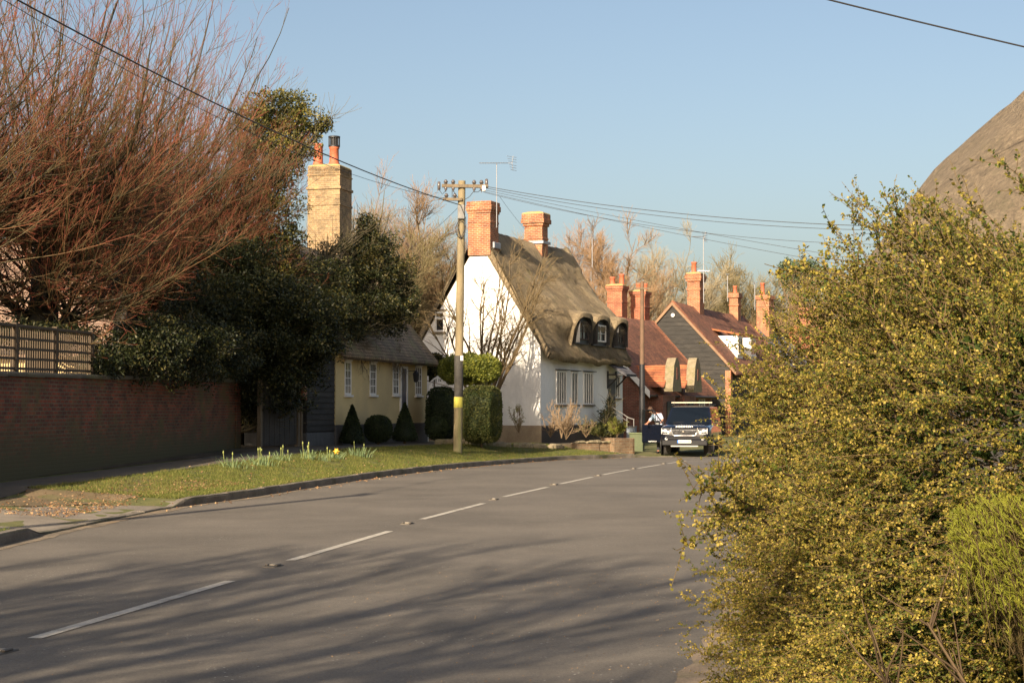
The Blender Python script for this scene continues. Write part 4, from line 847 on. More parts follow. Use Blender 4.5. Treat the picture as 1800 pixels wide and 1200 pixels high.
wire(on1(805, 365), P(700, 452, 60), .1, .006, 'faint service wire from the pole down left to the bare trees')
wire(P(878, 345, 66.4), P(922, 402, 72.3), .04, .006, 'short wire strung between the two chimneys of the thatched cottage')
# television aerials
m_alu = M_plain('aerial_metal', (.28, .28, .29), .5, .3)
def aerial(px, ytop, ybot, Y, bx0, bx1, label, r=.018, extra=None, back=True):
    b_ = P(px, ybot, Y); t_ = P(px, ytop, Y); e = empty('tv_aerial', b_, 0, label, 'aerial', 'television aerials on the roofs')
    h = t_.z - b_.z; MB().tube([(0, 0, 0), (0, 0, h)], r, 6).build('mast', m_alu, e)
    k = Y / F; f = MB(); xa, xb = (bx0 - px) * k, (bx1 - px) * k; f.tube([(xa, 0, h), (xb, .1, h + .02)], r * .8, 5)
    nE = 11
    for i in range(nE): x = xa + (xb - xa) * (i + .5) / (nE + 1.5); f.tube([(x - .08, -.16, h - .01), (x + .08, .16, h + .03)], r * .45, 4)
    if back:
        for z in (-.28, -.18, -.08, .06, .16, .26): f.tube([(xb - abs(z) * .25 * (1 if z > 0 else -1) - .16, -.2, h + z), (xb + .16, .2, h + z)], r * .45, 4)
        f.tube([(xb + .02, 0, h - .3), (xb - .02, 0, h), (xb + .03, 0, h + .3)], r * .6, 5)
    f.build('antenna_array', m_alu, e)
    if extra: f = MB(); z = h + extra * k; f.tube([(-.35, -.1, z), (.35, .1, z)], r * 1.6, 5); [f.tube([(x, -.25, z), (x + .05, .25, z)], r, 4) for x in np.linspace(-.3, .3, 5)]; f.build('second_array', m_wpaint, e)
    return e
aerial(873, 287, 400, 66.35, 843, 901, 'large comb aerial on the left chimney of the thatched cottage')
aerial(1237, 416, 532, 100.5, 1218, 1240, 'tall thin aerial beside the weatherboarded house chimney', .03, -61)
aerial(1041, 415, 470, 104, 1029, 1046, 'small aerial in front of the orange bare tree', .03, None, False)
aerial(1097, 477, 520, 99, 1089, 1098, 'short aerial on the left orange chimney with lichen top', .035, None, False)
aerial(1279, 482, 530, 118, 1277, 1283, 'thin aerial left of the slate roof chimney', .03, None, False)
aerial(1327, 497, 545, 118, 1324, 1331, 'thin aerial right against the slate roof chimney', .03, None, False)

# ================================================================ CAR
m_car = M_plain('navy_black_paint', (.004, .006, .013), .25); m_car.node_tree.nodes['Principled BSDF'].inputs['Coat Weight'].default_value = 1; m_car.node_tree.nodes['Principled BSDF'].inputs['Coat Roughness'].default_value = .03
m_trim = M_plain('black_plastic', (.009, .009, .010), .55, 0, .3); m_chrome = M_plain('chrome', (.75, .75, .75), .12, 1); m_wind = M_plain('windscreen_glass', (.006, .009, .014), .06, 0, .35)
m_tyre = M_noise('tyre_rubber', (.03, .028, .025), (.05, .045, .04), 9, .85); m_lens = M_plain('lamp_lens', (.75, .75, .72), .1, .3); m_skid = M_plain('silver_plastic', (.42, .40, .36), .4, .4)
cpz = float(zr(63)) - .0
cpos = P(1203, 760, 62.0); car = empty('parked_car', (cpos.x, cpos.y, P(1178, 801, 62.6).z), R(-13), 'dark navy four-wheel-drive car with its driver door open, facing the camera', 'car')
def loft(secs, n=28, e=.32):
    V = []; 
    for y, hw_, z0, z1 in secs:
        for k in range(n):
            a = 2 * math.pi * (k + .5) / n; c, s_ = math.cos(a), math.sin(a); V.append((hw_ * np.sign(c) * abs(c) ** e, y, (z0 + z1) / 2 + (z1 - z0) / 2 * np.sign(s_) * abs(s_) ** e))
    K = len(secs); Fq = [(i * n + k, i * n + (k + 1) % n, (i + 1) * n + (k + 1) % n, (i + 1) * n + k) for i in range(K - 1) for k in range(n)]
    return V, Fq + [tuple(range(n)), tuple(range((K - 1) * n, K * n))]
f = MB(); V, Fq = loft([(0.02, .72, .60, .98), (.05, .84, .50, 1.06), (.14, .92, .44, 1.12), (.4, .95, .40, 1.17), (.9, .96, .40, 1.21), (1.3, .96, .40, 1.24), (2.2, .965, .40, 1.22), (4.3, .96, .42, 1.20), (4.7, .93, .45, 1.16), (4.8, .85, .5, 1.08)])
f.add(V, Fq, True)
cb = [(-.90, 1.28, 1.18), (.90, 1.28, 1.18), (.90, 4.72, 1.16), (-.90, 4.72, 1.16)]; ctp = [(-.74, 1.98, 1.84), (.74, 1.98, 1.84), (.76, 4.5, 1.86), (-.76, 4.5, 1.86)]
f.add(cb + ctp, [(0, 1, 2, 3), (4, 5, 6, 7), (0, 1, 5, 4), (1, 2, 6, 5), (2, 3, 7, 6), (3, 0, 4, 7)]); f.prism([(-.70, 1.845), (-.60, 1.885), (0, 1.905), (.60, 1.885), (.70, 1.845)], 2.0, 4.45)
f.build('body', m_car, car)
def quad_in(mb, a, b_, c, d, m0, m1, off):
    a, b_, c, d = [Vector(v) for v in (a, b_, c, d)]; nrm = (b_ - a).cross(d - a).normalized() * off
    g_ = lambda u, v: a * (1 - u) * (1 - v) + b_ * u * (1 - v) + c * u * v + d * (1 - u) * v
    mb.add([g_(m0, m1) + nrm, g_(1 - m0, m1) + nrm, g_(1 - m0, 1 - m1 * .7) + nrm, g_(m0, 1 - m1 * .7) + nrm], [(0, 1, 2, 3)])
f = MB(); quad_in(f, cb[0], cb[1], ctp[1], ctp[0], .05, .07, .012); f.build('windscreen', m_wind, car)
f = MB(); quad_in(f, cb[1], cb[2], ctp[2], ctp[1], .06, .10, .012); f.build('side_window', m_wind, car)
f = MB(); quad_in(f, cb[3], cb[0], ctp[0], ctp[3], .06, .10, .012); f.build('side_window', m_wind, car)
f = MB(); f.box(-.85, .85, 1.35, 1.40, 1.21, 1.235); f.tube([(-.6, 1.32, 1.25), (.05, 1.42, 1.30)], .012, 5); f.tube([(.1, 1.32, 1.25), (.7, 1.42, 1.30)], .012, 5); f.build('wiper', m_trim, car)
f = MB(); f.box(-.86, .86, .015, .10, .40, .62, b=.03); f.box(-.72, .72, .0, .10, .64, .72, b=.02); f.build('bumper', m_trim, car)
MB().box(-.52, .52, -.02, .06, .355, .41, b=.015).build('skid_plate', m_skid, car)
f = MB(); [f.box(-.45, .45, .012, .03, .80 + .07 * k, .83 + .07 * k) for k in range(4)]; f.box(-.46, .46, .02, .06, .77, 1.06); gr = f.build('grille', m_trim, car)
MB().tube([(-.50, .0, 1.07), (-.475, -.01, .92), (-.43, -.015, .80), (-.38, -.02, .775), (.38, -.02, .775), (.43, -.015, .80), (.475, -.01, .92), (.50, .0, 1.07)], .026, 8).build('chrome_frame', m_chrome, gr)
MB().box(-.1, .0, -.005, .012, .90, .96, b=.01).build('badge', m_chrome, gr)
for sg in (-1, 1):
    h_ = MB().box(sg * .53, sg * .885, .0, .12, .81, 1.07, b=.03).build('headlight', M_plain('lamp_housing', (.05, .05, .055), .25), car)
    f = MB()
    for x, z, r in ((.60, .90, .06), (.72, .95, .075), (.82, .95, .05)): f.lathe([(0, -.03), (r * .6, -.026), (r, -.0), (r, .03)], 14, (sg * x, .0, z), 'y')
    f.box(sg * .845, sg * .865, -.012, .02, .84, 1.05); f.box(sg * .56, sg * .80, -.012, .02, .825, .84); f.build('lens', m_lens, h_)
    MB().lathe([(0, -.02), (.05, -.015), (.065, .01), (.065, .03)], 14, (sg * .68, .02, .66), 'y').build('fog_lamp', m_lens, car)
    f = MB(); f.box(sg * .95, sg * 1.12, 1.50, 1.60, 1.20, 1.36, b=.04); f.tube([(sg * .9, 1.5, 1.2), (sg * 1.0, 1.54, 1.25)], .02, 6)
    if sg > 0: f.build('mirror', m_car, car)
    MB().tube([(sg * .72, 2.1, 1.93), (sg * .72, 4.3, 1.94)], .02, 6).build('roof_rail', m_trim, car)
    for y in (.92, 3.8):
        steer = R(22) if y < 1 else 0; M0 = Matrix.Translation((sg * .82, y, .365)) @ Matrix.Rotation(steer, 4, 'Z')
        w_ = empty('wheel', (sg * .82, y, .365), steer); w_.parent = car
        MB().lathe([(.25, -.12), (.34, -.125), (.365, -.09), (.368, .09), (.34, .125), (.25, .12)], 28, (0, 0, 0), 'x').build('tyre', m_tyre, w_)
        f = MB(); f.lathe([(.0, sg * .09), (.05, sg * .10), (.07, sg * .085)], 16, (0, 0, 0), 'x'); f.lathe([(.20, sg * .08), (.255, sg * .11), (.25, -sg * .1)], 24, (0, 0, 0), 'x')
        for k in range(7):
            a = 2 * math.pi * k / 7; f.tube([(sg * .095, .05 * math.cos(a), .05 * math.sin(a)), (sg * .10, .22 * math.cos(a), .22 * math.sin(a))], [.03, .02], 6)
        f.build('rim', m_chrome, w_)
        MB().lathe([(.41, -.03), (.42, .03), (.40, .03), (.40, -.03)], 24, (sg * .955, y, .40), 'x').build('wheel_arch', m_trim, car)
cbr = MB().box(-.80, .80, 2.35, 2.43, 2.0, 2.045, b=.012).build('roof_bar', M_plain('pale_alloy', (.62, .55, .42), .4, .3), car)
f = MB(); [f.box(x - .02, x + .02, 2.36, 2.42, 1.92, 2.0) for x in (-.7, .7)]; f.build('bar_foot', m_trim, cbr)
pl = MB().box(-.26, .26, -.045, -.03, .50, .61, b=.004).build('number_plate', M_plain('plate_white', (.80, .79, .70), .4), car)
MB().box(-.262, -.215, -.047, -.04, .50, .61).build('blue_band', M_plain('plate_blue', (.02, .15, .55), .4), pl)
def text(body, size, loc, rot, mat, parent, name, bold=0.0, ex=.002, sx=1):
    cu = bpy.data.curves.new(name, 'FONT'); cu.body = body; cu.size = size; cu.align_x = 'CENTER'; cu.extrude = ex; cu.offset = bold; cu.space_character = sx
    t_ = bpy.data.objects.new(name, cu); link(t_); bpy.context.view_layer.update(); me = bpy.data.meshes.new_from_object(t_); bpy.data.objects.remove(t_); me.materials.clear(); me.materials.append(mat); o = link(bpy.data.objects.new(name, me)); o.location = loc; o.rotation_euler = rot; o.parent = parent; return o
text('EA16 OSE', .098, (.022, -.049, .52), (R(90), 0, 0), m_blackp, pl, 'lettering', .002)
text('DISCOVERY', .075, (0, -.0, 1.09), (R(78), 0, 0), m_skid, car, 'lettering', .001, .003, 1.8)
# driver door, open
dr_ = empty('driver_door', (-.94, 1.42, 0), R(180 - 66)); dr_.parent = car    # local +y of the door runs away from the hinge
dr_.rotation_euler = (0, 0, R(62))
MB().box(-.035, .035, 0, 1.08, .47, 1.17, b=.03).build('door_panel', m_car, dr_)
f = MB(); f.tube([(0, .03, 1.15), (0, .50, 1.70), (0, .62, 1.74), (0, 1.04, 1.74), (0, 1.06, 1.16)], .025, 6); f.tube([(0, .42, 1.15), (0, .42, 1.60)], .014, 5); f.build('window_frame', m_trim, dr_)
m, n, b = newmat('clear_glass'); b.inputs['Base Color'].default_value = (.75, .85, .85, 1); b.inputs['Roughness'].default_value = .02; b.inputs['Transmission Weight'].default_value = 1; b.inputs['IOR'].default_value = 1.1; m_clear = m
MB().prism([(.45, 1.16), (1.04, 1.16), (1.02, 1.73), (.62, 1.73), (.52, 1.68)], -.004, .004, 'x').build('window_glass', m_clear, dr_)
f = MB(); f.box(-.14, -.05, .15, .33, 1.18, 1.33, b=.03); f.tube([(0, .2, 1.15), (-.09, .22, 1.22)], .02, 6); mo = f.build('mirror', m_trim, dr_)
MB().box(-.145, -.138, .17, .31, 1.20, 1.225).build('mirror_edge', m_lens, mo)
text('angestates.co', .075, (-.038, .55, .51), (R(90), 0, R(-90)), m_wpaint, dr_, 'lettering', .001)
MB().box(-.975, -.955, 1.46, 2.45, .50, 1.18).build('dark_opening_panel', m_trim, car)  # flat black panel on the body side paints the dark open doorway

# ---------------------------------------------------------------- person leaning at the open door
def skin_body(name, pts, edges, rad, mat, parent, sub=2):
    me = bpy.data.meshes.new(name); me.from_pydata(pts, edges, []); o = link(bpy.data.objects.new(name, me)); me.materials.append(mat)
    o.parent = parent; md = o.modifiers.new('Skin', 'SKIN'); md.use_smooth_shade = True
    sk = me.skin_vertices[0] if len(me.skin_vertices) else None
    for i, r in enumerate(rad):
        sk.data[i].radius = (r, r) if not isinstance(r, tuple) else r; sk.data[i].use_root = (i == 0)
    s = o.modifiers.new('Sub', 'SUBSURF'); s.levels = sub; s.render_levels = sub; return o
m_skin = M_plain('skin', (.50, .24, .15), .55); m_shirt = M_noise('shirt_cloth', (.50, .54, .66), (.44, .48, .60), 6, .9, fine=60, fine_amt=.1); m_trous = M_plain('dark_trousers', (.03, .032, .04), .9); m_hair = M_noise('brown_hair', (.05, .025, .012), (.08, .04, .02), 20, .7)
pm = car.matrix_basis.copy(); bl = Vector((-1.28, 2.05, 0)); wl = pm @ bl; gz_ = h_at(wl.x, wl.y)
person = empty('person', (wl.x, wl.y, min(gz_, wl.z + .05)), R(-13), 'person in a pale blue shirt leaning over inside the open car door', 'person')
# x to the picture's right, -y towards the camera
P_ = [(.10, .05, .98), (.08, .04, 1.12), (.02, .0, 1.30), (-.05, -.06, 1.46), (-.13, -.11, 1.54), (-.18, -.14, 1.57), (-.24, -.17, 1.60), (-.27, -.19, 1.66), (-.27, -.19, 1.72),
      (.0, .03, .93), (.02, .02, .52), (.0, .06, .10), (-.02, -.08, .05), (.20, .05, .93), (.22, .0, .52), (.21, .05, .10), (.21, -.09, .05),
      (-.16, -.20, 1.44), (-.30, -.34, 1.24), (-.36, -.52, 1.16), (-.37, -.58, 1.15), (.10, .02, 1.50), (.20, -.14, 1.30), (.16, -.34, 1.20), (.15, -.40, 1.19)]
E_ = [(0, 1), (1, 2), (2, 3), (3, 4), (4, 5), (5, 6), (6, 7), (7, 8), (0, 9), (9, 10), (10, 11), (11, 12), (0, 13), (13, 14), (14, 15), (15, 16), (3, 17), (17, 18), (18, 19), (19, 20), (3, 21), (21, 22), (22, 23), (23, 24)]
Rd = [.15, .14, .15, .16, .08, .055, .07, .095, .07, .085, .06, .042, .045, .085, .06, .042, .045, .06, .042, .03, .035, .06, .042, .03, .035]
body = skin_body('body', P_, E_, Rd, m_skin, person)
sh_i = [0, 1, 2, 3, 17, 18, 21, 22]; mp_ = {a: i for i, a in enumerate(sh_i)}
skin_body('shirt', [P_[i] for i in sh_i], [(0, 1), (1, 2), (2, 3), (3, 4), (4, 5), (3, 6), (6, 7)], [.172, .165, .175, .185, .085, .062, .085, .062], m_shirt, body)
tr_i = [0, 9, 10, 11, 13, 14, 15]; skin_body('trousers', [P_[i] for i in tr_i], [(0, 1), (1, 2), (2, 3), (0, 4), (4, 5), (5, 6)], [.165, .11, .08, .065, .11, .08, .065], m_trous, body)
for x in (-.01, .21): MB().box(x - .05, x + .05, -.20, .12, -.01, .09, b=.035).build('shoe', m_trim, body)
f = MB(); f.lathe([(0, .135), (.06, .12), (.10, .07), (.112, .0), (.10, -.06), (.085, -.08)], 16, (0, 0, 0), 'z', Matrix.Translation((-.275, -.155, 1.69)) @ Matrix.Rotation(R(-20), 4, 'X')); f.build('hair', m_hair, body)
f = MB(); 
for sg in (-1, 1): f.lathe([(0, -.014), (.012, -.008), (.014, 0)], 8, (-.27 + sg * .035, -.275, 1.685), 'y')
f.build('eyes', m_blackp, body)
MB().add([(-.285, -.27, 1.68), (-.255, -.27, 1.68), (-.27, -.275, 1.70), (-.27, -.31, 1.65), (-.29, -.275, 1.645), (-.25, -.275, 1.645)], [(0, 2, 3), (2, 1, 3), (0, 3, 4), (1, 5, 3), (3, 5, 4)]).build('nose', m_skin, body)
for k_, (cx_, cy_, cz_) in enumerate(((-.37, -.60, 1.15), (.15, -.42, 1.19))):
    for j in range(5):
        a = (j - 2) * .35; L_f = (.05, .07, .078, .072, .06)[j]; x0_ = cx_ + (j - 2) * .018
        MB().tube([(x0_, cy_, cz_), (x0_ + math.sin(a) * .02, cy_ - L_f * .6, cz_ - .005), (x0_ + math.sin(a) * .03, cy_ - L_f * .9, cz_ - .03)], [.011, .010, .008], 8).build('thumb' if j == (4 if k_ == 0 else 0) else 'finger', m_skin, body)

# ================================================================ SMALL THINGS BEFORE THE COTTAGES
def railing():
    e = empty('door_railing', fw.w(1.1, 9.4, h_at(6, 73)), -fw.b, 'black metal handrail descending from the thatched cottage door', 'railing'); 
    return e
a_ = P(1071, 712, 72); b_ = P(1103, 734, 70); c_ = P(1116, 737, 70)
rl = empty('handrail', (a_.x, a_.y, 0), 0, 'thin metal handrail descending right from the thatched cottage door', 'railing')
A = Vector((a_.x, a_.y, 0)); f = MB()
pts = [P(1071, 712, 72), P(1090, 724, 71), P(1105, 734, 70), P(1115, 737, 70)]; f.tube([p - A for p in pts], .02, 6); f.tube([p - A - Vector((0, 0, .18)) for p in pts[:3]], .015, 6); f.build('rail', m_steel, rl)
f = MB()
for p in (P(1102, 733, 70.3), P(1114, 736, 70)): f.tube([p - A, Vector((p.x, p.y, .0)) - A], .022, 6)
f.build('post', m_steel, rl)
pl_o = on_ground(1012, 789)
m_plst = M_brick('planter_stone', (.25, .17, .10), (.19, .115, .065), (.24, .19, .125), .3, .11, .014)
# planter wall: low retaining wall running along the facade
q0 = P(1008, 788, 61.5); q1 = P(1106, 790, 63.5); zg = h_at(q0.x, q0.y)
pw = empty('planter_wall', (q0.x, q0.y, min(q0.z, q1.z) - .05), math.atan2(q1.y - q0.y, q1.x - q0.x), 'low stone and brick planter wall below the shaded cottage front', 'planter')
Lp = (q1 - q0).length; f = MB(); f.box(0, Lp * .42, -.12, .16, -.2, .36, b=.02); f.box(Lp * .62, Lp, -.3, .0, -.2, .50, b=.02); f.box(Lp * .95, Lp, -.3, 1.4, -.2, .49, b=.02); f.box(Lp * .42, Lp * .62, -.08, .1, -.2, .34, b=.02); f.build('wall', m_plst, pw)
f = MB(); r_ = np.random.default_rng(8)
for k in range(16): x = r_.uniform(0, Lp * .6); f.box(x, x + r_.uniform(.12, .3), -.16, .05, .33, .33 + r_.uniform(.04, .12), b=.03)
f.build('capping_stone', m_stone, pw)
f = MB(); f.box(.0, Lp * .98, .1, 2.2, .0, .30); f.build('soil', m_soil, pw)
gb = P(1119, 783, 66); bx = empty('garden_box', (gb.x, gb.y, gb.z - .25), R(-12), 'low sage green box standing between the planter and the open car door', 'box')
MB().box(-.26, .28, -.2, .3, 0, .72, b=.02).build('body', M_noise('sage_paint', (.10, .12, .06), (.08, .10, .05), 4), bx); MB().box(-.29, .31, -.23, .33, .72, .77, b=.012).build('lid', M_noise('sage_lid', (.15, .175, .09), (.12, .15, .07), 4), bx)
gb = P(1110, 768, 68); bx = empty('meter_box', (gb.x, gb.y, gb.z - .15), R(-22), 'small blue-grey box beside the handrail behind the planter', 'box')
MB().box(-.18, .18, -.12, .15, 0, .55, b=.02).build('body', M_noise('grey_blue_paint', (.24, .28, .33), (.16, .19, .23), 9), bx); MB().box(-.2, .2, -.14, .17, .55, .6, b=.01).build('lid', m_steel, bx)
# white garden gate behind the hedges
g0 = P(754, 688, 63); wg_ = empty('white_garden_gate', (g0.x, g0.y, .5), R(4), 'white arched slatted gate glimpsed above the dark hedge', 'gate')
top = P(754, 662, 63).z - .5; wd = 30 / F * 63; f = MB()
for k in range(9): x = wd * k / 8; f.box(x - .012, x + .012, -.012, .012, .3, top - .32 + .26 * math.sin(math.pi * k / 8), b=.003)
f.build('slat', m_wpaint, wg_)
f = MB(); f.tube([(wd * t, 0, top - .3 + .27 * math.sin(math.pi * t)) for t in np.linspace(0, 1, 12)], .035, 6); f.box(0, wd, -.02, .02, .5, .6); f.build('arched_rail', m_wpaint, wg_)
f = MB(); [f.box(x - .04, x + .04, -.04, .04, -.2, top + .03, b=.01) for x in (-.05, wd * .5, wd + .05)]; f.build('post', m_wpaint, wg_)

# ================================================================ PLANTS
m_topiary = M_attr('yew_leaf', [(.010, .018, .006), (.022, .036, .010), (.05, .065, .018)], .7, .1)
m_hedge = M_attr('hedge_leaf', [(.030, .045, .012), (.075, .085, .022), (.15, .14, .04)], .6, .2)
m_privet = M_attr('yellow_green_leaf', [(.06, .085, .015), (.16, .18, .03), (.30, .29, .05)], .5, .25)
m_ivy = M_attr('ivy_leaf', [(.018, .030, .008), (.055, .075, .016), (.20, .19, .045)], .45, .15)
m_dark = M_attr('evergreen_leaf', [(.010, .016, .006), (.030, .036, .010), (.15, .12, .035)], .5, .1)  # lightest tone paints sunlit brownish clumps into the leaf colour
m_bark = M_attr('bark', [(.045, .035, .022), (.10, .085, .05), (.17, .14, .075)], .9)
def sup_pts(n, c, rad, e, zmin=-1.):
    d = unit(rng.normal(size=(n, 3))); k = (np.abs(d) ** e).sum(1) ** (-1 / e); p = d * k[:, None]; nn_ = unit(np.sign(p) * np.abs(p) ** (e - 1) / np.array(rad)); m_ = p[:, 2] > zmin
    return np.array(c) + p[m_] * np.array(rad), nn_[m_]
def sup_core(c, rad, e, f=.93, nu=24, nv=14):
    u = np.linspace(0, 2 * np.pi, nu, endpoint=False); v = np.linspace(-np.pi / 2 + .05, np.pi / 2 - .05, nv); U, Vv_ = np.meshgrid(u, v)
    d = np.stack([np.cos(Vv_) * np.cos(U), np.cos(Vv_) * np.sin(U), np.sin(Vv_)], -1).reshape(-1, 3); k = (np.abs(d) ** e).sum(1) ** (-1 / e)
    V = np.array(c) + d * k[:, None] * np.array(rad) * f; i = np.arange(nv - 1)[:, None] * nu + np.arange(nu)[None]; j = np.arange(nv - 1)[:, None] * nu + (np.arange(nu)[None] + 1) % nu
    return V, np.stack([i, j, j + nu, i + nu], -1).reshape(-1, 4)
def leafy(name, c, rad, e, n, L, mat, label, cat, lump=.05, zmin=-1, group=None, stem=None, core=.9, tintb=.4, cone=False):
    """dense clipped foliage round a core; local origin at the base"""
    c = np.array(c, float); base = (c[0], c[1], c[2] - rad[2]); o_ = np.array([0, 0, rad[2]])
    if cone:
        t = rng.random(n) ** .7; a = rng.uniform(0, 6.28, n); prof = lambda t: rad[0] * np.minimum(1, (1 - t) ** .9 * 1.12) * (np.minimum(1, t * 8 + .75)); rr = prof(t)
        p = np.stack([rr * np.cos(a), rr * np.sin(a), t * 2 * rad[2]], 1); nn_ = unit(np.stack([np.cos(a), np.sin(a), np.full(n, .4)], 1))
        tv = np.linspace(0, 1, 12); av = np.arange(20) * 2 * np.pi / 20; CV = np.array([(prof(x) * core * math.cos(b_), prof(x) * core * math.sin(b_), x * 2 * rad[2] * .97) for x in tv for b_ in av]); CF = np.array([(i * 20 + k, i * 20 + (k + 1) % 20, (i + 1) * 20 + (k + 1) % 20, (i + 1) * 20 + k) for i in range(11) for k in range(20)])
    else:
        p, nn_ = sup_pts(n, o_, rad, e, zmin); CV, CF = sup_core(o_, rad, e, core)
    m_ = len(p); lm = np.sin(p[:, 0] * 5.1 / max(rad) + c[0]) * np.sin(p[:, 1] * 6.3 / max(rad)) * np.sin(p[:, 2] * 7.7 / max(rad) + 1)
    p = p + nn_ * ((lm * lump) + np.abs(rng.normal(size=m_)) * L * -.6)[:, None] ; d = unit(nn_ * .8 + rng.normal(size=(m_, 3)) * .9)
    V, Fc, t = leaves(p, d, rng.uniform(.7, 1.3, m_) * L, rng.uniform(.4, .7, m_) * L, np.clip(rng.normal(tintb, .25, m_) + lm * .2, 0, 1))
    e_ = empty(name, base, 0, label, cat, group)
    npmesh('foliage', np.concatenate([V, CV]), [np.concatenate([Fc, CF + len(V)])], mat, e_, {'tint': np.concatenate([t, np.zeros(len(CV))])})
    MB().tube([(0, 0, -.25), (0, 0, rad[2] * .8)], [.05, .03], 8).build('stem', M_STEM, e_)
    return e_
M_STEM = M_noise('stem_wood', (.16, .11, .06), (.10, .07, .04), 6)
def px_size(px0, px1, py0, py1, Y): return (px1 - px0) / F * Y / 2, (py1 - py0) / F * Y / 2
def clipped(name, px0, px1, py0, py1, Y, e, n, L, mat, label, cat, ry=None, **kw):
    rx, rz = px_size(px0, px1, py0, py1, Y); c = P((px0 + px1) / 2, (py0 + py1) / 2, Y); return leafy(name, c, (rx, ry or rx, rz), e, n, L, mat, label, cat, **kw)
clipped('topiary_cone', 597, 641, 712, 779, 51.2, 2, 5000, .05, m_topiary, 'dark clipped cone left of the round ball, below the first arched window', 'topiary', cone=True, lump=.01, group='topiary along the cream cottage')
clipped('topiary_cone', 689, 734, 708, 775, 54.8, 2, 5000, .05, m_topiary, 'dark clipped cone standing in front of the cream cottage door', 'topiary', cone=True, lump=.01, group='topiary along the cream cottage')
clipped('topiary_ball', 641, 689, 730, 777, 53, 2.4, 5000, .05, m_topiary, 'wide dark clipped ball between the two topiary cones', 'topiary', lump=.02, group='topiary along the cream cottage')
clipped('topiary_ball', 748, 786, 733, 772, 56, 2.3, 3500, .05, m_topiary, 'small dark clipped ball at the right corner of the cream cottage', 'topiary', lump=.02, group='topiary along the cream cottage')
clipped('hedge', 750, 802, 681, 772, 58.5, 3.4, 8000, .06, m_topiary, 'dark shaded hedge with rounded top right of the cream cottage', 'hedge', ry=1.2, lump=.04)
clipped('hedge', 812, 881, 679, 776, 55.5, 4.5, 15000, .06, m_hedge, 'sunlit square clipped hedge right of the telegraph pole', 'hedge', ry=.9, lump=.04, tintb=.5)
clipped('evergreen_bush', 742, 783, 622, 668, 63.5, 2.2, 5000, .10, m_dark, 'dark round evergreen between the cottages, left of the mushroom-shaped tree', 'bush', lump=.08)
# mushroom clipped tree
mt = clipped('clipped_tree', 772, 879, 625, 672, 58.2, 2.9, 14000, .08, m_privet, 'sunlit yellow-green flat-clipped tree on a short forked trunk above the hedge', 'tree', ry=1.0, lump=.1, tintb=.5)
b_ = P(846, 700, 58.2); m0 = Vector(mt.location)
f = MB(); f.tube([(b_.x - m0.x, 0, -.9), (b_.x - m0.x, 0, .0)], [.16, .14], 10); f.tube([(b_.x - m0.x, 0, -.25), (b_.x - m0.x - .45, 0, .45)], [.13, .08], 8); f.tube([(b_.x - m0.x, 0, -.25), (b_.x - m0.x + .35, 0.05, .45)], [.12, .08], 8); f.tube([(b_.x - m0.x, 0, -.2), (b_.x - m0.x, .1, .4)], [.1, .07], 8); f.tube([(b_.x - m0.x, 0, -3.2), (b_.x - m0.x, 0, -.9)], [.18, .16], 8)
f.build('trunk', m_pole, mt)

def tree(name, loc, groups, mat, label, cat='tree', sides=(8, 5, 3, 3), group=None, leafset=None, leafmat=None):
    e = empty(name, loc, 0, label, cat, group)
    o_ = np.array(loc)
    gs = [(g_[0] - o_, g_[1], g_[2], sides[min(i, len(sides) - 1)]) for i, g_ in enumerate(groups)]
    V, Fq, t = tubes(gs[:1]); npmesh('trunk', V, Fq, mat, e, {'tint': t}, smooth=True)
    if len(gs) > 1: V, Fq, t = tubes(gs[1:]); npmesh('branches', V, Fq, mat, e, {'tint': t})
    if leafset is not None: V, Fc, t = leafset; npmesh('leaves', V - o_, [Fc], leafmat, e, {'tint': t})
    return e
